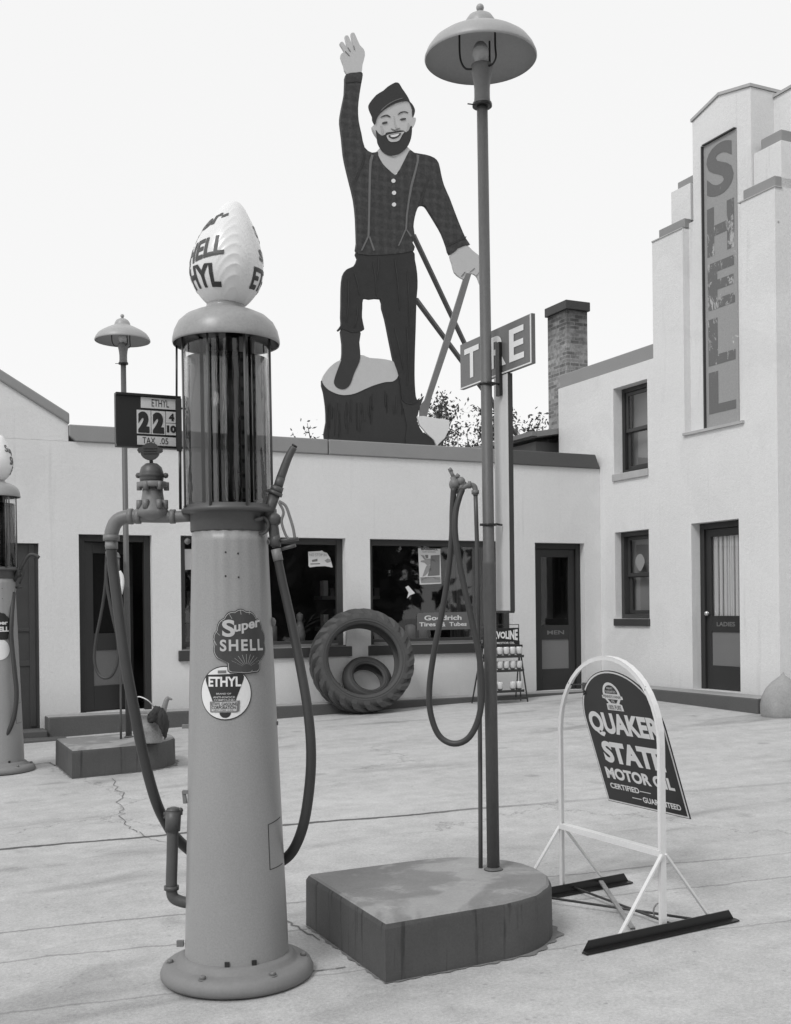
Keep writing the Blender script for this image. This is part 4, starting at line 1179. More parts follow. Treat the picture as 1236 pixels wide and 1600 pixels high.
for (x0, x1, s, i) in ((211.7, 232.5, '2', 0), (233.5, 254.5, '2', 1)):
    c, a0, a1, b0, b1 = card(x0, x1, 641 + i * 2.1, 678.5 + i * 2.1)
    words(s, a0 + 0.005, a1 - 0.006, b0 + 0.004, b1 - 0.006, 0.085, None, c)
c, a0, a1, b0, b1 = card(255.5, 271.5, 645, 663); words('4', a0 + 0.012, a1 - 0.010, b0 + 0.008, b1 - 0.008, 0.06, None, c)
c, a0, a1, b0, b1 = card(255.5, 271.5, 664, 682.5); words('10', a0 + 0.003, a1 - 0.002, b0 + 0.010, b1 - 0.008, 0.06, None, c)
c, a0, a1, b0, b1 = card(212, 271.5, 682, 696.5); words('TAX', a0 + 0.022, a0 + 0.075, b0 + 0.008, b1 - 0.005, 0.0, None, c); words('.05', a0 + 0.095, a0 + 0.13, b0 + 0.008, b1 - 0.005, 0.0, None, c)
m = MB(); m.cyl(pp(276, 540), pp(276, 640), 0.0045, n=8); m.cyl(pp(281, 690), pp(282, 796), 0.006, n=8); m.cyl(pp(280, 638), pp(290, 638.5), 0.004, n=8); m.cyl(pp(280, 700), pp(290, 700), 0.004, n=8)
m.bar(pp(279.5, 623), pp(280.5, 705), 0.014, 0.02)
m.build('board_bracket', MT['black'], pb)

# second pump of the same kind, further back on the left
LB = gnd(2, 1205)
t2, on = make_pump()
t2.location = LB; t2.scale = (0.943,) * 3
t2.rotation_euler = (0, 0, math.radians(13))
tag(t2, 'half-hidden visible-cylinder petrol pump at left with a hose and no price board', 'gas pump', 'visible petrol pumps')
FACE_KEEP = FACE
g, word = add_globe(t2, -0.5)
word('Super', 0.55, 2.0, 3.03, 0.09, -0.03, 0.02, lg2); word('SHELL', 0.9, 2.4, 2.94, 0.08, 0.0, 0.03, lg); word('ETHYL', 1.2, 2.6, 2.85, 0.08, 0.0, 0.03, lg2)
m = MB()
put2d(m, scallop(0), wrap(0.0, 1.375, 0.006), 0.02, 0); put2d(m, scallop(12), wrap(0.0, 1.375, 0.0085), 0.02, 1)
sg = m.build('scallop_sign', [MT['ink'], MT['navy']], t2, fix=False)
m = MB(); fw = wrap(0.0, 1.375, 0.0108)
put2d(m, shift(text2d('Super', 0.15, 0.05, 0.03), -0.075, 0.005), fw, 0.02); put2d(m, shift(text2d('SHELL', 0.165, 0.048, 0.045), -0.08, -0.05), fw, 0.02)
m.build('lettering', MT['white'], sg, fix=False)
m = MB(); put2d(m, disc(0.0, 0, 0.1, 0.1), wrap(-0.05, 1.16, 0.004), 0.03, 0); m.build('round_sign', MT['white'], t2, fix=False)
RM = Matrix.Rotation(-math.radians(13), 3, 'Z')
pl = lambda px, py, dd=0.0: RM @ (at(px, py, LB.y + dd) - LB) / 0.943
m = MB()
m.tube([pl(61, 871.5), pl(56, 868), pl(50, 866.5), pl(44, 869), pl(36, 882), pl(28, 896)], 0.017, 10, 5)
m.cyl(pl(30, 890), pl(22, 908), 0.03, 0.02, n=12); m.sphere(pl(20, 903), 0.035, 10); m.sphere(pl(29, 898), 0.03, 10)
m.cyl(pl(24, 918), pl(35, 918), 0.01, n=8); m.tube([pl(36, 885), pl(37, 895), pl(31, 912)], 0.009, 8, 4)
nz = m.build('nozzle', MT['dark'], t2)
m = MB(); m.cyl(pl(22, 918), pl(21, 928), 0.022, n=12); m.build('hose_clamp', MT['galv'], t2)
m = MB(); m.tube([pl(21, 926, -0.02), pl(18, 970, -0.1), pl(18, 1000, -0.12), pl(23, 1050, -0.14), pl(26, 1085, -0.14), pl(22, 1120, -0.14), pl(12, 1145, -0.14), pl(0, 1163, -0.14), pl(-14, 1175, -0.1)], 0.021, 12, 7)
m.build('hose', MT['rubber'], t2)

# ------------------------------------------------------------------ concrete islands
IF = loc(gnd(603, 1537))
def make_island():
    m = MB()
    Lx, R = 0.55, 0.43
    out = [(0, 0.89), (0, 0)] + [(Lx + R * math.sin(a), R - R * math.cos(a)) for a in [PI * k / 28 for k in range(29)]]
    n = len(out); hs = (-0.12, 0.215, 0.235, 0.243); ins = (-0.004, 0.0, 0.008, 0.02)
    cx, cy = 0.4, 0.43
    for h, i_ in zip(hs, ins):
        for (x, y) in out:
            d = math.hypot(x - cx, y - cy)
            wob = 0.004 * math.sin(x * 31 + y * 23) + 0.003 * math.sin(x * 67 - y * 41)
            k = (d - i_ - (wob if i_ > 0 else 0)) / d
            slope = 0.02 * (x * TD.x + y * SD.x) + 0.027 * (x * TD.y + y * SD.y)
            m.v.append((cx + (x - cx) * k, cy + (y - cy) * k, h + slope * 0.9))
    for j in range(3):
        for i in range(n):
            i2 = (i + 1) % n
            m.f.append([j * n + i, j * n + i2, (j + 1) * n + i2, (j + 1) * n + i]); m.m.append(0 if j < 2 else 1); m.smooth.append(j < 2 and 2 <= i < n - 1)
    m.f.append([3 * n + i for i in range(n)]); m.m.append(1); m.smooth.append(False)
    return m.build('concrete_island', [MT['iside'], MT['itop']])
isl = make_island()
pos = gnd(603, 1537)
isl.location = pos; isl.rotation_euler = (0, 0, ROT)
tag(isl, 'near raised concrete island, dark sides and worn top, carrying the big lamp post', 'concrete island', 'pump islands')
isl2 = copy_tree(isl)
pos2 = gnd(113, 1217)
isl2.location = pos2
tag(isl2, 'small far concrete island at left with a bucket and thin lamp post on it', 'concrete island', 'pump islands')
# damp dirt line where the near island meets the apron
m = MB()
rng = random.Random(3)
pts = []
for k in range(220):
    u = k / 219
    if u < 0.35: x, y = 0.0, 0.86 * (1 - u / 0.35)
    elif u < 0.62: x, y = 0.55 * (u - 0.35) / 0.27, 0.0
    else:
        a = PI * (u - 0.62) / 0.38 * 0.8; x, y = 0.55 + 0.43 * math.sin(a), 0.43 - 0.43 * math.cos(a)
    d = math.hypot(x - 0.4, y - 0.43); ex = (0.014 + 0.003 * rng.random() + 0.006 * math.sin(k * 0.31) + 0.006 * math.sin(k * 0.83 + 1)) * (0.8 + 1.2 * max(0.0, min(1.0, (u - 0.55) / 0.2)))
    pts.append(((x, y), (x + (x - 0.4) / d * ex, y + (y - 0.43) / d * ex)))
for base in (pos, pos2):
    o0 = glob(*loc(base)[:2])
    def gp(p):
        w_ = base + TD * p[0] + SD * p[1]; return Vector((w_.x, w_.y, gz(w_.x, w_.y) + 0.004))
    for (a, b) in zip(pts[:-1], pts[1:]): m.add([gp(a[0]), gp(a[1]), gp(b[1]), gp(b[0])], [(0, 1, 2, 3)])
struct(m.build('ground_stain', paint('damp dirt', 0.19, 0.8, 0.35, 14, 0.3), fix=False))

# jagged crack lines in the slabs
m = MB()
def crack(pxs, wd):
    P = [gnd(*p) for p in pxs]; Q = []
    for (a, b) in zip(P[:-1], P[1:]):
        nseg = 5
        for k in range(nseg):
            c = a.lerp(b, k / nseg); s = (b - a).length * 0.07
            Q.append(c + Vector((rng.uniform(-s, s), rng.uniform(-s, s), 0)))
    Q.append(P[-1])
    for (a, b) in zip(Q[:-1], Q[1:]):
        d = (b - a).normalized(); nn = Vector((-d.y, d.x, 0)) * wd * rng.uniform(0.5, 1.3)
        m.add([Vector((p.x, p.y, gz(p.x, p.y) + 0.004)) for p in (a - nn, b - nn * 0.8, b + nn * 0.8, a + nn)], [(0, 1, 2, 3)])
crack([(178, 1218), (186, 1240), (193, 1262), (190, 1275), (200, 1290), (214, 1301)], 0.0035)
crack([(214, 1301), (240, 1312), (268, 1318)], 0.003)
crack([(442, 1436), (470, 1452), (500, 1470)], 0.005)
crack([(460, 1520), (540, 1512)], 0.004)
crack([(42, 1196), (78, 1192), (85, 1197)], 0.008)
struct(m.build('ground_crack', paint('crack dirt', 0.15, 0.9), fix=False))

# ------------------------------------------------------------------ lamp posts
LP = Vector((0.445, 5.32, 0))
LZ = at(766, 1355, 5.32).z - 0.01
def make_lamp():
    t = empty('lamp_post', (LP.x, LP.y, LZ))
    ctr = lambda y, px: at(px, y, LP.y) - Vector((LP.x, LP.y, LZ))
    zt = ctr(165, 754).z; zj = ctr(880, 765).z
    xl = lambda z: (ctr(165, 753.5).x - ctr(1355, 771).x) * z / zt + 0.0
    x0 = ctr(1355, 771).x
    lean = (ctr(165, 753.5).x - x0) / zt
    m = MB(); m.lathe([(0.0295, 0), (0.0295, zj - 0.004), (0.031, zj), (0.027, zj + 0.01), (0.0255, zt)], 24, (x0, 0, 0), lean=lean)
    m.lathe([(0.045, 0), (0.043, 0.004), (0.031, 0.012)], 24, (x0, 0, 0))
    m.build('pole', MT['pole'], t)
    xt = x0 + lean * zt
    m = MB(); m.lathe([(0.040, -0.004), (0.044, 0.0), (0.044, 0.012), (0.038, 0.018), (0.0365, 0.04), (0.0365, 0.08), (0.040, 0.115), (0.047, 0.150), (0.0505, 0.172), (0.0505, 0.185), (0.047, 0.19), (0.04, 0.188), (0.038, 0.17)], 32, (xt, 0, zt))
    m.build('socket', MT['sock'], t)
    m = MB(); m.lathe([(0.043, 0), (0.0462, 0.003), (0.0462, 0.014), (0.043, 0.017)], 24, (xt, 0, zt - 0.008)); m.cyl((xt, 0, zt), (xt - 0.07, -0.03, zt - 0.004), 0.003, n=6)
    m.build('collar', MT['black'], t)
    zr = ctr(93.5, 751).z; xs_ = ctr(93.5, 751).x
    prof = [(0.258, 0), (0.262, 0.004), (0.261, 0.014), (0.250, 0.040), (0.228, 0.070), (0.195, 0.094), (0.155, 0.116), (0.115, 0.136), (0.085, 0.148), (0.076, 0.152), (0.075, 0.160), (0.069, 0.180), (0.055, 0.201), (0.034, 0.214), (0.014, 0.218), (0.010, 0.222), (0.010, 0.230)]
    m = MB(); m.lathe(prof, 64, (xs_, 0, zr), cap0=False)
    sh = m.build('shade', MT['lamp'], t)
    m = MB(); m.lathe([(max(r - 0.004, 0.001), z - 0.002) for r, z in prof[1:10]] + [(0.001, 0.14)], 64, (xs_, 0, zr), cap0=False); m.build('shade_lining', MT['lampin'], sh)
    m = MB(); m.sphere((xs_, 0, zr + 0.243), 0.0185, 16); m.lathe([(0.013, 0.226), (0.011, 0.23)], 16, (xs_, 0, zr)); m.build('finial', MT['lamp'], sh)
    zs = zt + 0.18
    for a in (math.radians(190), math.radians(-52), math.radians(60)):
        c, s = math.cos(a), math.sin(a)
        m = MB(); m.tube([(xt + 0.04 * c, 0.04 * s, zs - 0.012), (xt + 0.075 * c, 0.075 * s, zs - 0.014), (xt + 0.096 * c, 0.096 * s, zs + 0.01), (xs_ + 0.10 * c, 0.10 * s, zs + 0.06), (xs_ + 0.10 * c, 0.10 * s, zr + 0.13)], 0.0048, 8, 5)
        m.build('bracket', MT['black'], t)
    m = MB(); m.lathe([(0.014, 0), (0.016, 0.02), (0.028, 0.05), (0.038, 0.075), (0.038, 0.092), (0.030, 0.112), (0.014, 0.124), (0.001, 0.127)], 24, (xs_, 0, zs - 0.02))
    m.build('bulb', paint('frosted bulb', 0.6, 0.25, 0.05), t)
    m = MB(); m.lathe([(0.0335, 0), (0.033, 0.012), (0.02, 0.03), (0.006, 0.034)], 20, (xs_, 0, zs + 0.083)); m.build('bulb_shadow', MT['sock'], t)  # added dark cap, stands in for the shadow ring on the bulb
    return t
lamp = make_lamp()
tag(lamp, 'tall grey lamp post with wide shade on the near island', 'lamp post', 'lamp posts on the pump islands')
lamp2 = copy_tree(lamp)
b2 = at(199, 1160, 10.4)
lamp2.location = (b2.x + 0.015, b2.y, gz(b2.x, b2.y) + 0.245); lamp2.scale = (0.955,) * 3
tag(lamp2, 'smaller distant lamp post behind the price board, on the far left island', 'lamp post', 'lamp posts on the pump islands')

# ------------------------------------------------------------------ air hose stands
AY = 5.36
AB = at(751, 1357, AY)
ap = lambda px, py, dd=0.0: at(px, py, AY + dd) - AB
def make_air():
    t = empty('air_hose_stand', AB)
    m = MB(); m.tube([ap(751, 1357), ap(750, 1150), ap(746.5, 900), ap(743, 770)], 0.0105, 12, 3); m.cyl(ap(748, 1000), ap(748, 1006), 0.0135, n=12)
    m.build('pipe', MT['iron'], t)
    m = MB(); m.tube([ap(743, 774), ap(742, 762), ap(737, 758), ap(727, 760), ap(720, 765)], 0.013, 12, 5)
    m.cyl(ap(742.5, 766), ap(742.8, 772), 0.018, n=12); m.cyl(ap(731, 757.5), ap(736, 757.5), 0.018, n=12)
    m.cyl(ap(725, 752), ap(715, 772), 0.014, n=12); m.sphere(ap(720, 752), 0.022, 12); m.sphere(ap(710, 757), 0.026, 12, 1.2)
    m.cyl(ap(711, 768), ap(708, 745), 0.014, n=10); m.cyl(ap(710, 748), ap(703, 734), 0.009, n=8); m.cyl(ap(712, 742), ap(717, 746), 0.012, n=8); m.cyl(ap(702, 736), ap(706, 733), 0.012, n=8)
    m.build('valve', MT['pipe'], t)
    loop = [(709, 762, -.03), (707, 800, -.03), (706, 840, -.03), (700, 900, -.03), (690, 960, -.03), (678, 1020, -.03), (671, 1075, -.03), (673, 1115, -.04), (686, 1149, -.05), (709, 1162, -.07), (733, 1152, -.09), (749, 1118, -.1), (753, 1070, -.1), (748, 1020, -.1), (737, 970, -.1), (726, 920, -.09), (716, 870, -.08), (711, 830, -.07), (712, 800, -.06), (718, 776, -.05), (722, 766, -.03)]
    m = MB(); m.tube([ap(*p) for p in loop], 0.0145, 12, 7)
    m.build('hose', MT['rubber'], t)
    return t
air = make_air()
tag(air, 'thin air pipe with long looped black hose beside the big lamp post', 'air hose', 'air hose stands')
air2 = copy_tree(air)
b3 = at(189, 1155, 10.3)
air2.location = (b3.x, b3.y, gz(b3.x, b3.y) + 0.24); air2.scale = (0.955, 0.955, 0.93)
tag(air2, 'looped hose on a thin stand hanging in front of the open dark doorway', 'air hose', 'air hose stands')
m = MB(); m.tube([at(186, 886, 10.15), at(190, 893, 10.15), at(191, 905, 10.15), at(188, 922, 10.15)], 0.018, 8, 4)
m.v = [tuple((Vector(v) - Vector(air2.location)) / 0.955) for v in m.v]
m.build('hose_nozzle', MT['white'], air2)

# ------------------------------------------------------------------ hanging word sign clamped to the near lamp post
TC = Vector((0.505, 5.35, 0))
ts = empty('tire_sign', (TC.x, TC.y, 2.4), ROT)             # local -y runs towards the camera
tag(ts, 'grey T-shaped sign with large white letters clamped to the near lamp post', 'sign')
zt0, zt1 = 2.595 - 2.4, 2.82 - 2.4
m = MB(); m.box(0, 0.02, -0.277, 0.393, zt0, zt1)
sb = m.build('sign_board', MT['sgrey'], ts, bevel=0.002)
m = MB(); e = 0.007
for (y0, y1, z0, z1) in ((-0.276, 0.392, zt0 + 0.001, zt0 + e), (-0.276, -0.276 + e, zt0 + e, zt1 - 0.001)): m.box(-0.004, -0.001, y0, y1, z0, z1)
m.build('sign_edge', MT['white'], sb)
m = MB()
for ch, ya, yb in (('T', 0.345, 0.20), ('I', 0.165, 0.125), ('R', 0.09, -0.055), ('E', -0.085, -0.215)):
    put2d(m, text2d(ch, ya - yb, 0.15, 0.02), lambda a, b: Vector((-0.0025, ya - a, zt0 + 0.04 + b)))
m.build('lettering', MT['white'], sb, fix=False)
m = MB(); zb = 1.487 - 2.4
m.box(0.001, 0.021, -0.064, 0.066, zb, zt0 - 0.002)
m.build('hanging_board', MT['paper'], ts, bevel=0.002)
m = MB(); m.box(0.0005, 0.0235, -0.069, -0.0645, zb - 0.004, zt0 - 0.003); m.box(-0.0015, 0.0235, -0.0645, 0.067, zb - 0.01, zb - 0.001)
m.build('board_edge', MT['frame2'], ts)
m = MB(); m.box(-0.018, -0.003, -0.020, 0.014, zt0 - 0.10, zt0 + 0.15); m.build('bracket', MT['black'], ts)
TI = Matrix.Rotation(-ROT, 4, 'Z') @ Matrix.Translation((-TC.x, -TC.y, -2.4))
for py in (600, 820):
    z = at(765, py, 5.32).z; c = at(762 if py == 600 else 764.3, py, 5.32)
    m = MB(); ring = [c + Vector((0.031 * math.cos(k * PI / 8), 0.031 * math.sin(k * PI / 8), 0)) for k in range(16)]
    m.tube(ring, 0.0055, 8, 2, closed=True); m.cyl(c + Vector((0.03, -0.005, 0.003)), TC + Vector((-0.002, -0.01, z - 0.0)), 0.005, n=8); m.cyl(c + Vector((-0.044, -0.01, 0)), c + Vector((-0.028, -0.01, 0)), 0.006, n=8)
    m.v = [tuple(TI @ Vector(v)) for v in m.v]
    m.build('clamp', MT['black'], ts)

# ------------------------------------------------------------------ swinging oil sign in its white arch stand
QN = Vector((1.0, 5.394, 0)); QD = Vector((-0.4617, 0.887, 0)).normalized(); QT = Vector((QD.y, -QD.x, 0))
g0 = gz(QN.x, QN.y)
st = empty('sign_stand', (QN.x, QN.y, g0))
tag(st, 'white arched metal stand with a dark oil sign swinging in it', 'sign')
def qp(a, n, z): return QD * a + QT * n + Vector((0, 0, z - g0))     # a: away from the camera, n: to the right
HW = 0.384
arch = [(HW, 0.065)] + [(HW, z) for z in (0.45, 0.80)] + [(HW * math.cos(t_), 0.885 + HW * math.sin(t_)) for t_ in [PI * k / 20 for k in range(21)]] + [(-HW, 0.80), (-HW, 0.45), (-HW, 0.055)]
m = MB()
n_ = len(arch)
for (dx, dn0, dn1, th) in ((0.0, -0.015, 0.015, 0.005), (0.022, -0.015, -0.010, 0.020)):
    for i in range(n_ - 1):
        (a0, z0), (a1, z1) = arch[i], arch[i + 1]
        def nrm(j):
            (xa, za), (xb, zb_) = arch[max(j - 1, 0)], arch[min(j + 1, n_ - 1)]
            d = Vector((xb - xa, zb_ - za)).normalized(); return Vector((-d.y, d.x))
        na, nb = nrm(i), nrm(i + 1)
        def cor(a, z, n2, k, dn): return qp(a + n2.x * k, dn, z + n2.y * k)
        k0, k1 = (0.0, th) if dx == 0 else (0.004, th)
        vs = [cor(a0, z0, na, k0, dn0), cor(a0, z0, na, k1, dn0), cor(a0, z0, na, k1, dn1), cor(a0, z0, na, k0, dn1), cor(a1, z1, nb, k0, dn0), cor(a1, z1, nb, k1, dn0), cor(a1, z1, nb, k1, dn1), cor(a1, z1, nb, k0, dn1)]
        m.add(vs, [(0, 1, 5, 4), (1, 2, 6, 5), (2, 3, 7, 6), (3, 0, 4, 7)] + ([(0, 1, 2, 3)] if i == 0 else []) + ([(4, 5, 6, 7)] if i == n_ - 2 else []))
m.build('arch_frame', MT['whiteworn'], st)
m = MB(); m.bar(qp(HW - 0.008, 0, 0.413), qp(-HW + 0.008, 0, 0.413), 0.034, 0.006); m.bar(qp(HW - 0.008, -0.017, 0.402), qp(-HW + 0.008, -0.017, 0.402), 0.005, 0.026)
m.build('crossbar', MT['whiteworn'], st)
for sgn_ in (1, -1):
    for e_ in (-1, 1):
        a = sgn_ * HW; gg = gz(*(QN + QD * a + QT * (e_ * 0.27)).xy)
        m = MB(); m.bar(qp(a, 0.01 * e_, 0.40), qp(a - 0.006, 0.27 * e_, gg + 0.02), 0.018, 0.009); m.build('brace', MT['whiteworn'], st)
    gA = gz(*(QN + QD * sgn_ * HW + QT * -0.41).xy); gB = gz(*(QN + QD * sgn_ * HW + QT * 0.41).xy)
    m = MB(); a = sgn_ * HW
    z0 = lambda n: gA + (gB - gA) * (n + 0.41) / 0.82
    a_f = a - 0.022
    nl, nr = (-0.465, 0.395) if sgn_ < 0 else (-0.41, 0.41)
    P0 = [qp(a_f - 0.03, nl, z0(nl) + 0.003), qp(a_f - 0.03, nr, z0(nr) + 0.003), qp(a_f, nr, z0(nr) + 0.006), qp(a_f, nl, z0(nl) + 0.006)]
    m.prism(P0, (0, 0, 0.006)); 
    m.prism([qp(a_f, nl, z0(nl) + 0.002), qp(a_f, nr, z0(nr) + 0.002), qp(a_f, nr - 0.035, z0(nr) + 0.052), qp(a_f, nl + 0.035, z0(nl) + 0.052)], QD * 0.006)
    m.build('foot', MT['black'], st)
m = MB()
for (n0, n1) in ((0.06, 0.05), (-0.22, 0.20)):
    m.cyl(qp(HW - 0.02, n0, g0 + 0.035), qp(-HW, n1, g0 + 0.03), 0.006, n=8)
m.build('tie_rod', MT['dark'], st)
m = MB(); m.bar(qp(HW - 0.03, 0.22, g0 + 0.05), qp(-HW + 0.02, -0.16, g0 + 0.035), 0.022, 0.008); m.tube([qp(-HW + 0.12, 0.07 + 0.03 * math.cos(k), g0 + 0.06 + 0.035 * math.sin(k)) for k in [i * 0.9 for i in range(7)]], 0.004, 6, 4); m.build('tie_bar', MT['galv'], st)
# the board itself hangs from two hooks and swings out to the right
AL = math.radians(18.5); ZH = 1.185
def bp_(u, b, o=0.0):                                    # u from far to near edge, b downwards
    c = qp(0.285 - u * 1.05, 0, ZH); dn = QT * math.sin(AL) - Vector((0, 0, math.cos(AL)))
    return c + dn * b - (QT * math.cos(AL) + Vector((0, 0, math.sin(AL)))) * o
def outline(i_):
    r = 0.285 - i_; H = 0.698 - i_
    return poly([(0.285 + r * math.cos(t_), 0.26 - (0.275 - i_) * math.sin(t_)) for t_ in [PI * k / 28 for k in range(29)]] + [(i_, H), (0.57 - i_, H)])
m = MB(); P = [bp_(u, b, 0) for u, b in outline(0)[0]]
m.prism(P, bp_(0, 0, -0.004) - bp_(0, 0, 0)); put2d(m, outline(0.004), lambda u, b: bp_(u, b, 0.0012), None, 1); put2d(m, outline(0.012), lambda u, b: bp_(u, b, 0.0022), None, 0)
qb = m.build('sign_panel', [MT['navy'], MT['white']], st, fix=False)
m = MB()
def qt(s, u0, u1, b0, b1, bold=0.03, mi=0):
    tx = text2d(s, u1 - u0, b1 - b0, bold); put2d(m, ([(a + u0, b1 - b) for a, b in tx[0]], tx[1]), lambda u, b: bp_(u, b, 0.0034), None, mi)
qt('QUAKER', 0.035, 0.535, 0.205, 0.335, 0.045); qt('STATE', 0.075, 0.500, 0.360, 0.475, 0.05); qt('MOTOR OIL', 0.05, 0.525, 0.503, 0.565, 0.045)
qt('CERTIFIED', 0.055, 0.265, 0.588, 0.618, 0.03); qt('GUARANTEED', 0.275, 0.53, 0.632, 0.662, 0.03)
put2d(m, rect(0.27, 0.345, 0.602, 0.606), lambda u, b: bp_(u, b, 0.0034)); put2d(m, rect(0.20, 0.265, 0.646, 0.650), lambda u, b: bp_(u, b, 0.0034))
m.build('lettering', MT['white'], qb, fix=False)
m = MB(); uc = 0.262
em = [(uc + 0.062 * math.cos(t_), 0.112 - 0.068 * math.sin(t_)) for t_ in [PI * k / 12 for k in range(13)]] + [(uc - 0.073, 0.112), (uc - 0.073, 0.128), (uc - 0.055, 0.130), (uc - 0.038, 0.152), (uc - 0.055, 0.156), (uc - 0.058, 0.188), (uc + 0.058, 0.188), (uc + 0.055, 0.156), (uc + 0.038, 0.152), (uc + 0.055, 0.130), (uc + 0.073, 0.128), (uc + 0.073, 0.112)]
put2d(m, poly(em), lambda u, b: bp_(u, b, 0.0034), None, 0)
put2d(m, poly([(uc + 0.045 * math.cos(t_), 0.102 - 0.044 * math.sin(t_)) for t_ in [PI * k / 12 for k in range(13)]]), lambda u, b: bp_(u, b, 0.0044), None, 1)
put2d(m, poly([(uc - 0.036, 0.131), (uc + 0.036, 0.131), (uc + 0.018, 0.15), (uc - 0.018, 0.15)]), lambda u, b: bp_(u, b, 0.0044), None, 1)
def qe(s, u0, u1, b0, b1, mi, bold=0.0):
    tx = text2d(s, u1 - u0, b1 - b0, bold); put2d(m, ([(a + u0, b1 - b) for a, b in tx[0]], tx[1]), lambda u, b: bp_(u, b, 0.0054), None, mi)
qe('PERMIT', uc - 0.022, uc + 0.022, 0.069, 0.079, 0); qe('GUARANTEED', uc - 0.036, uc + 0.036, 0.085, 0.097, 0); qe('PENNSYLVANIA', uc - 0.062, uc + 0.062, 0.109, 0.124, 1); qe('OIL', uc - 0.013, uc + 0.013, 0.134, 0.146, 0)
qe('100% PURE', uc - 0.045, uc + 0.045, 0.160, 0.183, 1)
m.build('emblem', [MT['white'], MT['navy']], qb, fix=False)
m = MB()
for u in (0.06, 0.51):
    b = 0.26 - 0.275 * math.sqrt(max(0, 1 - ((u - 0.285) / 0.285) ** 2)) + 0.01
    h = bp_(u, b, 0.004); top = qp(0.285 - u + (0.06 if u < 0.2 else -0.06), -0.01, ZH - b + 0.055)
    m.tube([top, top + Vector((0, 0, -0.02)), h + Vector((0, 0, 0.03)), h, h - Vector((0, 0, 0.02))], 0.0035, 8, 4); m.sphere(h, 0.007, 8)
m.build('hook', MT['dark'], st)

# ------------------------------------------------------------------ tyres against the shop front
def make_tyre(name, R, rin, wdt, lugs, mat):
    m = MB(); n = 120
    sh = R * (0.925 if lugs else 1.0); hw = wdt / 2
    prof = [(rin + 0.012, -hw * 0.74), (rin, -hw * 0.9), (rin + 0.02, -hw * 1.0), (rin + (sh - rin) * 0.35, -hw * 1.12), (rin + (sh - rin) * 0.7, -hw * 1.12), (sh - 0.03, -hw * 1.0), (sh, -hw * 0.78), (sh + 0.012, 0), (sh, hw * 0.78), (sh - 0.03, hw * 1.0), (rin + (sh - rin) * 0.7, hw * 1.12), (rin + (sh - rin) * 0.35, hw * 1.12), (rin + 0.02, hw * 1.0), (rin, hw * 0.9), (rin + 0.012, hw * 0.74), (rin + (sh - rin) * 0.5, hw * 0.9), (sh - 0.05, hw * 0.7), (sh - 0.05, -hw * 0.7), (rin + (sh - rin) * 0.5, -hw * 0.9), (rin + 0.012, -hw * 0.74)]
    P = [Vector((r, z, 0)) for r, z in prof]
    m.lathe([(p.x, p.y) for p in P], n, cap0=False, cap1=False)
    if lugs:
        for k in range(lugs):
            for side in (-1, 1):
                a0 = 2 * PI * (k + (0.5 if side > 0 else 0)) / lugs
                for j in range(5):
                    t0, t1 = j / 5, (j + 1) / 5
                    vs = []
                    for tt in (t0, t1):
                        zc = side * (hw * (1.13 - 1.07 * tt)); ac = a0 + 0.62 / R * 0.42 * tt * side * side
                        rb = sh - 0.025 - 0.16 * max(0, 0.35 - tt); rt = R - 0.075 * max(0, 0.25 - tt) / 0.25
                        for r_, da in ((rb, -0.078), (rt, -0.058), (rt, 0.058), (rb, 0.078)):
                            ww = da * (0.62 / R); vs.append((r_ * math.cos(ac + ww), r_ * math.sin(ac + ww), zc))
                    m.add(vs, [(0, 1, 5, 4), (1, 2, 6, 5), (2, 3, 7, 6)] + ([(0, 1, 2, 3)] if j == 0 else []) + ([(4, 5, 6, 7)] if j == 4 else []))
    for r in (rin + (sh - rin) * 0.28, rin + (sh - rin) * 0.45):
        for s_ in (-1, 1): m.tube([(r * math.cos(k * PI / 30), r * math.sin(k * PI / 30), s_ * hw * 1.105) for k in range(60)], 0.006, 6, 0, closed=True)
    return m.build(name, mat)
bt = make_tyre('tractor_tyre', 0.635, 0.43, 0.28, 22, MT['tyre'])
q0 = loc(gnd(566, 1113))
Rl = Matrix.Rotation(ROT - math.radians(12), 4, 'Z') @ Matrix.Rotation(math.radians(90 - 13), 4, 'X')
bc = glob(q0.x - 0.015, q0.y - 0.04, lgz(q0.x, q0.y) + 0.625)
bt.matrix_world = Matrix.Translation(bc) @ Rl
tag(bt, 'big tractor tyre with heavy lugs leaning on the shop front below the windows', 'tyre', 'tyres leaning on the shop front')
bt2 = make_tyre('car_tyre', 0.30, 0.185, 0.15, 0, MT['tyre'])
sc_ = lf(568, 1074, -0.10)
bt2.matrix_world = Matrix.Translation(glob(sc_.x, -0.21, 0.375 + 0.265)) @ Matrix.Rotation(ROT - 0.1, 4, 'Z') @ Matrix.Rotation(math.radians(55), 4, 'X')
tag(bt2, 'small smooth car tyre seen inside the hole of the big tractor tyre', 'tyre', 'tyres leaning on the shop front')

# ------------------------------------------------------------------ oil rack and its jars
rk = empty('oil_rack', glob(4.70, -0.58, lgz(4.7, -0.6)), ROT)
tag(rk, 'wire oil rack with a dark sign board below the right shop window', 'rack')
hw_ = 0.29
z_of = lambda py: lf(800, py, -0.6).z - lgz(4.7, -0.6)
m = MB()
for sx_ in (-1, 1):
    for (y0, y1) in ((-0.10, 0.0), (0.20, 0.02)): m.bar((sx_ * (hw_ + 0.03), y0, 0), (sx_ * (hw_ - 0.01), y1, 0.66), 0.014, 0.014)
    m.bar((sx_ * hw_, 0.05, 0.5), (sx_ * hw_, 0.05, z_of(976)), 0.008, 0.008)
    m.bar((sx_ * (hw_ - 0.03), -0.03, 0.02), (sx_ * (hw_ - 0.03), 0.0, 0.78), 0.012, 0.012)
m.bar((-hw_, 0.05, z_of(976)), (hw_, 0.05, z_of(976)), 0.008, 0.008)
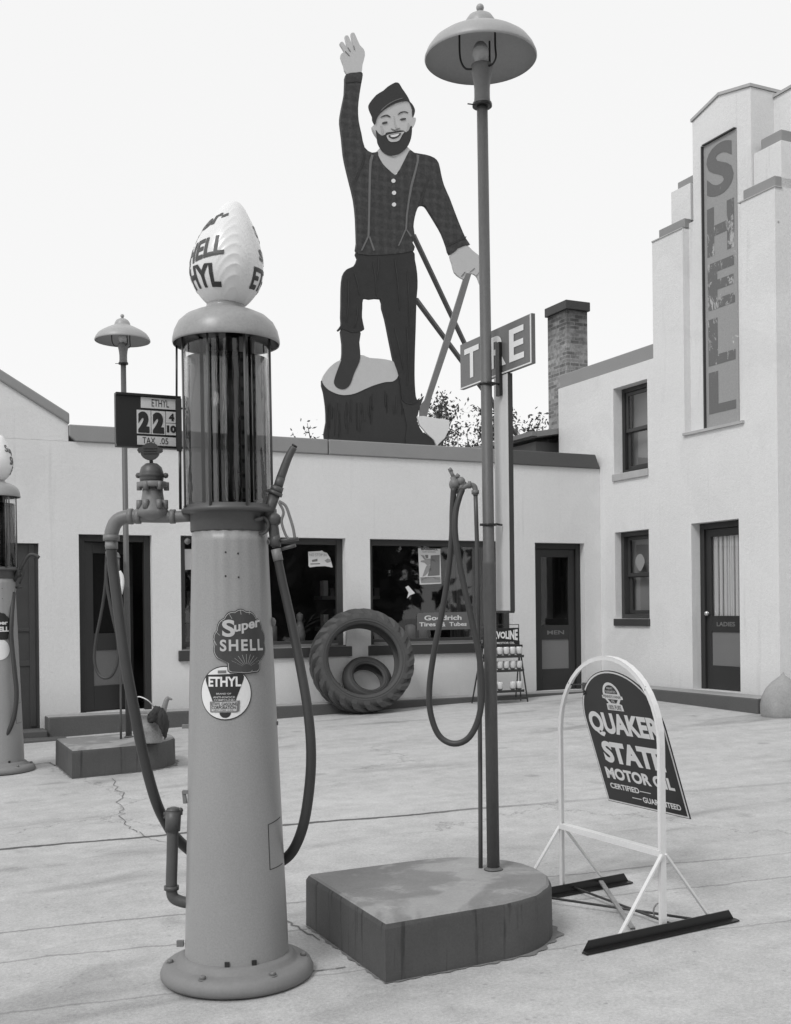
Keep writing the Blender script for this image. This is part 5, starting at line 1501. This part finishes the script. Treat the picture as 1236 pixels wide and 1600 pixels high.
m.bar((-hw_ - 0.03, -0.1, 0.06), (hw_ + 0.03, -0.1, 0.06), 0.014, 0.03)
m.build('rack_frame', MT['dark'], rk)
ZS = [z_of(1025), z_of(1047), z_of(1079)]
for z in ZS:
    m = MB(); m.prism([(-hw_ + 0.01, 0.10, z - 0.018), (-hw_ + 0.01, -0.088, z - 0.018), (-hw_ + 0.01, -0.088, z + 0.014), (-hw_ + 0.01, -0.081, z + 0.014), (-hw_ + 0.01, -0.081, z - 0.002), (-hw_ + 0.01, 0.10, z - 0.002)], (2 * hw_ - 0.02, 0, 0))
    m.build('shelf', MT['dark'], rk)
m = MB(); m.box(-hw_ + 0.03, hw_ - 0.03, -0.01, 0.005, z_of(1007), z_of(981)); m.box(-hw_ + 0.0, hw_ - 0.0, -0.04, 0.02, z_of(1012), z_of(1007.5))
sb = m.build('sign_board', MT['black'], rk)
m = MB(); zb0, zb1 = z_of(1000), z_of(984); W0 = 2 * hw_ - 0.11
tx = text2d('VALVOLINE', W0, zb1 - zb0, 0.045)
put2d(m, ([(a, (b - (zb1 - zb0) / 2) * (0.62 + 0.5 * abs(a / W0 - 0.5) * 2)) for a, b in tx[0]], tx[1]), lambda a, b: Vector((-W0 / 2 + a, -0.0125, (zb0 + zb1) / 2 + b)))
m.build('lettering', MT['white'], sb, fix=False); m = MB()
put2d(m, text2d('MOTOR OIL', 0.26, 0.026, 0.02), lambda a, b: Vector((-0.07 + a, -0.0125, z_of(1006) + b)))
m.build('lettering', MT['white'], sb, fix=False)
def make_jar():
    t = empty('oil_jar', (0, 0, 0))
    m = MB(); m.lathe([(0.036, 0.028), (0.041, 0.035), (0.042, 0.10), (0.038, 0.115), (0.034, 0.118)], 20); m.build('jar', MT['bottle'], t)
    m = MB(); m.lathe([(0.020, 0), (0.022, 0.012), (0.036, 0.027)], 20); m.build('cap', MT['jarbase'], t)
    return t
jar0 = make_jar(); first = True
NAMES = ['top', 'middle', 'bottom']
for r_, z in enumerate(ZS):
    for k in range(6):
        if r_ == 2 and k == 3: continue
        j = jar0 if first else copy_tree(jar0)
        first = False
        w_ = rk.matrix_world if False else None
        x = -0.235 + k * 0.094
        p = glob(4.70 + x, -0.58 - 0.035, lgz(4.7, -0.6) + z)
        j.location = p; j.rotation_euler = (0, 0, ROT)
        tag(j, 'upturned glass oil jar in the %s row of the wire rack' % NAMES[r_], 'jar', 'oil jars in the %s row of the rack' % NAMES[r_])

# ------------------------------------------------------------------ papers and signs on the glass
def sheet(name, corners, yl, mat, label, cat):
    P = [lf(x, y, yl) for x, y in corners]
    c = P[0].copy(); o = glob(c.x, c.y, c.z)
    m = MB(); m.prism([p - c for p in P], (0, 0.002, 0))
    ob = m.build(name, mat); ob.location = o; ob.rotation_euler = (0, 0, ROT)
    tag(ob, label, cat)
    return ob, c
YG = 0.130
pa, c = sheet('window_notice', [(481.6, 862), (500, 861), (503, 860), (506, 862.5), (511, 864), (516, 872), (520, 886.5), (518, 886.5), (508, 884.5), (495, 885), (484, 886.5), (482.2, 884)], YG, MT['paper'], 'torn white notice pasted on the left display window', 'notice')
def lay(par, c, items, yl):
    m = MB()
    for pts, mi in items: put2d(m, poly([(0, 0)]) if False else ([tuple((lf(x, y, YG) - c).xz) for x, y in pts], [list(range(len(pts)))]), lambda a, b: Vector((a, -yl, b)), None, mi)
    o = m.build('printing', [MT['paperink'], MT['ink'], MT['panel'], MT['paper']], par, fix=False)
def wordpx(par, c, s, x0, x1, y0, y1, mat, bold=0.0, yl=0.0022, slope=0.0):
    A0 = lf(x0, y1, YG) - c; A1 = lf(x1, y0, YG) - c
    m = MB(); tx = text2d(s, A1.x - A0.x, A1.z - A0.z, bold)
    put2d(m, tx, lambda a, b: Vector((A0.x + a, -yl, A0.z + b + slope * a))); m.build('lettering', mat, par, fix=False)
wordpx(pa, c, 'NO STOP IN', 483.5, 510, 865, 869, MT['paperink'])
lay(pa, c, [([(487, 875), (496, 873), (496, 877), (488, 878)], 2), ([(507, 876), (512, 872.5), (516, 874), (517, 878), (511, 879.5)], 0), ([(485, 880.5), (500, 880), (500, 881.5), (485, 882)], 2)], 0.002)
po, c = sheet('window_poster', [(653.2, 856.5), (688, 857.5), (689.5, 912), (656, 913.5)], YG, MT['paper'], 'tall white poster with a throwing figure in the right display window', 'poster')
wordpx(po, c, 'BASEBALL', 658, 684, 856.2, 859.5, MT['ink'], 0.03)
wordpx(po, c, 'OUR SCHOOL', 660, 681, 861, 863.5, MT['paperink'])
lay(po, c, [([(673, 868), (687, 867), (687, 899), (668, 900), (672, 886)], 2), ([(657, 867), (663, 868), (661, 872), (668, 873), (675, 872.5), (684, 877.5), (683, 878.5), (674, 875.5), (672, 882), (668, 884), (663, 879), (657, 878), (658, 876), (664, 875)], 0), ([(666, 884), (672, 883), (674, 890), (670, 893), (665, 899), (660, 901), (663, 892)], 0), ([(664, 867), (669, 867), (669, 872), (665, 872)], 2), ([(656.5, 902), (688, 901), (688.5, 910), (658, 911)], 0), ([(658, 908), (664, 904.5), (672, 903), (680, 904), (687, 907), (687, 904.5), (680, 901.5), (671, 900.5), (663, 902), (657.5, 905)], 3)], 0.0021)
go, c = sheet('tyre_sign', [(651.5, 959.5), (653.5, 957.5), (732, 956), (734.5, 958), (735, 983), (651.8, 985)], YG, MT['sgrey'], 'grey rectangular tyre sign standing in the right display window', 'sign')
wordpx(go, c, 'Goodrich', 663, 721, 961, 969.5, MT['white'], 0.025); wordpx(go, c, 'Tires', 655, 680.5, 972, 979, MT['white'], 0.025); wordpx(go, c, '&', 690, 696, 972, 979, MT['white'], 0.02); wordpx(go, c, 'Tubes', 702, 729, 971.5, 978.5, MT['white'], 0.025)
sm, c = sheet('window_card', [(288.3, 858), (300, 858), (300, 890), (289.3, 890.3)], YG, MT['paper'], 'blank white card in the left display window behind the front pump', 'card')
sp_, c = sheet('window_leaflet', [(633.5, 917.5), (638, 915), (648.5, 927), (641, 930), (636, 935), (638.5, 926)], YG, MT['white'], 'small folded white leaflet hanging in the right display window', 'leaflet')
# scallop sticker on the tower window
P = [rw(1000 + 7.4 * math.cos(a) * (1 - 0.5 * max(0, math.sin(a))), 879 + 13.5 * math.sin(a), -0.168) for a in [2 * PI * k / 18 for k in range(18)]]
c = P[0].copy(); m = MB(); m.prism([p - c for p in P], (0.0015, 0, 0)); ob = m.build('window_sticker', MT['pump']); ob.location = glob(*c); ob.rotation_euler = (0, 0, ROT)
tag(ob, 'pale scallop-shaped sticker on the lower tower window', 'sticker')

# ------------------------------------------------------------------ bucket, rag and guard stone
bk = at(236, 1159, 9.95)
bz = gz(bk.x, bk.y) + 0.25
bu = empty('watering_bucket', (bk.x, bk.y, bz))
tag(bu, 'dented galvanised bucket with wire handle on the small far island', 'bucket')
m = MB(); m.lathe([(0.098, 0), (0.10, 0.004), (0.098, 0.014), (0.102, 0.10), (0.106, 0.112), (0.102, 0.12), (0.106, 0.132), (0.103, 0.14), (0.112, 0.235), (0.119, 0.243), (0.119, 0.256), (0.113, 0.257), (0.106, 0.235), (0.094, 0.02), (0.002, 0.018)], 40, rf=lambda r, z, a: r * (1 + 0.02 * math.sin(3 * a + z * 9)), cap1=False)
m.build('pail', MT['galv'], bu)
m = MB(); bp2 = lambda x, y, d=0: at(x, y, 9.95 + d) - Vector((bk.x, bk.y, bz))
m.tube([bp2(216, 1108), bp2(211, 1096), bp2(213, 1090), bp2(220, 1089, -.05), bp2(232, 1095, -.05), bp2(240, 1104)], 0.005, 8, 5); m.build('handle', MT['white'], bu)
m = MB(); m.tube([bp2(252, 1150), bp2(253, 1125), bp2(256, 1108), bp2(261, 1092.5), bp2(264, 1091.5), bp2(269, 1093)], lambda u: 0.03 * (1 - u) + 0.008, 12, 5); m.build('spout', MT['galv'], bu)
rg = bmesh.new()
R_ = random.Random(5)
m = MB()
def ragp(px, py, d): return at(px, py, 9.83 + d)
grid = [[(241, 1105, .10), (238, 1110, .04), (232, 1117, 0), (231, 1124, -.01), (232, 1128, 0.01)],
        [(246, 1104, .10), (243, 1110, .0), (238, 1118, -.03), (236, 1126, -.05), (237, 1130, -.03)],
        [(251, 1106, .10), (248, 1112, 0.0), (246, 1119, -.02), (244, 1126, -.02), (244, 1128, -.02)],
        [(254, 1108, .08), (252, 1116, -.03), (251, 1126, -.06), (251, 1134, -.05), (252, 1142, -.04)],
        [(256, 1110, .1), (257, 1118, .0), (257, 1130, -.04), (256, 1144, -.05), (258, 1155, -.05)],
        [(257, 1112, .14), (261, 1120, .06), (263, 1130, .04), (262, 1140, .03), (259, 1148, .0)]]
base = Vector((bk.x + 0.1, bk.y - 0.1, bz + 0.24))
nn_ = 4; G = []
cols = [catmull([ragp(*p) - base for p in row], nn_) for row in grid]
rows = [catmull([cols[i][j] for i in range(len(cols))], nn_) for j in range(len(cols[0]))]
for r_ in rows: G.append(len(m.v)); m.v += [tuple(p + Vector((R_.uniform(-.004, .004), R_.uniform(-.012, .012), R_.uniform(-.004, .004)))) for p in r_]
for i in range(len(rows) - 1):
    for j in range(len(rows[0]) - 1): m.f.append([G[i] + j, G[i] + j + 1, G[i + 1] + j + 1, G[i + 1] + j]); m.m.append(0); m.smooth.append(True)
rag = m.build('rag', MT['cloth'], fix=False); rag.location = base
so2 = rag.modifiers.new('thickness', 'SOLIDIFY'); so2.thickness = 0.008
tag(rag, 'dark oily rag hanging over the side of the bucket', 'rag')

gs = lf(1224, 1100, -3.66); gs = glob(gs.x, -3.66); gs.z = gz(gs.x, gs.y)
m = MB(); m.lathe([(0.22, -0.05), (0.235, 0.03), (0.238, 0.12), (0.222, 0.21), (0.185, 0.29), (0.125, 0.36), (0.06, 0.41), (0.022, 0.44), (0.008, 0.465), (0.001, 0.47)], 40, rf=lambda r, z, a: r * (1 + 0.025 * math.sin(2 * a + 1) + 0.012 * math.sin(5 * a + 9 * z)))
gsto = m.build('guard_stone', MT['stone']); gsto.location = gs
tag(gsto, 'pointed pale concrete guard stone at the right end of the kerb', 'guard stone')

# ------------------------------------------------------------------ trees behind the roofs
def tree(loc_, low, top_z, rad, n, label, seed, lm, size=0.16, group='trees behind the shop'):
    r = random.Random(seed)
    t = empty('leafy_tree', loc_)
    g = loc_[2]
    m = MB()
    H = top_z - g
    m.tube([(0, 0, -0.1), (0.05, 0.02, H * 0.3), (-0.04, 0.05, H * 0.6), (0.02, 0, H * 0.9)], lambda u: 0.16 * (1 - 0.85 * u) * H / 6, 10, 5)
    tips = []
    for k in range(16 if low > 0.3 else 34):
        a = r.uniform(0, 2 * PI); z0 = H * r.uniform(low, 0.8)
        ln = rad * r.uniform(0.6, 1.05); z1 = min(H, z0 + H * r.uniform(0.08, 0.32))
        if k < 5: z1 = H * r.uniform(0.9, 1.0); ln *= 0.55
        tip = Vector((ln * math.cos(a), ln * math.sin(a), z1))
        m.tube([(0, 0, z0), tip * 0.5 + Vector((0, 0, z0 * 0.5 + 0.1)), tip], lambda u: 0.03 * (1 - 0.85 * u), 6, 4)
        tips.append((Vector((0, 0, z0)), tip))
    m.build('trunk', MT['bark'], t)
    m = MB()
    for k in range(n):
        a, b = r.choice(tips)
        u = r.uniform(0.35, 1.04)
        c = a.lerp(b, u) + Vector((r.gauss(0, 1), r.gauss(0, 1), r.gauss(0, 0.8))) * rad * 0.13
        s = size * r.uniform(0.5, 1.1)
        x = Vector((r.gauss(0, 1), r.gauss(0, 1), r.gauss(0, 1))).normalized(); y = x.cross(Vector((r.gauss(0, 1), r.gauss(0, 1), r.gauss(0, 1)))).normalized()
        m.add([c - x * s, c - y * s * 0.45, c + x * s, c + y * s * 0.45], [(0, 1, 2, 3)])
    m.build('crown', lm, t, fix=False)
    tag(t, label, 'tree', group)
    return t
for (px, py, Y, rad, n, lab, sd) in ((494, 668, 24, 0.75, 900, 'small leafy tree tip showing just left of the stump over the coping', 1), (668, 618, 25, 1.0, 2000, 'leafy tree top showing between the axe handle and the trousers', 2), (730, 652, 26, 1.1, 2400, 'leafy tree top showing low between axe blade and lamp post', 3), (806, 628, 26, 1.0, 2000, 'tallest leafy tree top showing between lamp post and chimney', 4), (846, 664, 27, 1.0, 1700, 'low leafy tree top at the foot of the chimney', 5)):
    top = at(px, py, Y)
    tree((top.x, top.y, 0.33), 0.4, top.z, rad, n, lab, sd, MT['leaf'], 0.062)

# street side, behind and to the right of the camera: mirrored trees, crowns lowered to block sky; last two added to darken the reflections
for k, (x, y, h, rad, sd) in enumerate(((13, 1, 8.5, 3.6, 11), (17.5, -3.5, 10, 4.2, 12), (21, -9, 9, 4.0, 13), (13, -9, 9, 3.8, 14), (24, 1, 10, 4.2, 15), (-4, -14, 9, 4.0, 16), (4.5, -15, 10, 4.2, 17))):
    tree((x, y, gz(x, y)), 0.04, h, rad, 3400, ['broad tree across the street, nearest the tower', 'tallest broad tree across the street', 'broad tree far along the street on the right', 'broad tree just behind the camera side of the street', 'broad tree behind the others across the street', 'unseen broad tree added to darken reflections, left side of the street', 'unseen broad tree added to darken reflections, right side of the street'][k], sd, MT['leaf2'], 0.40, 'trees across the street')

sc.render.film_transparent = False
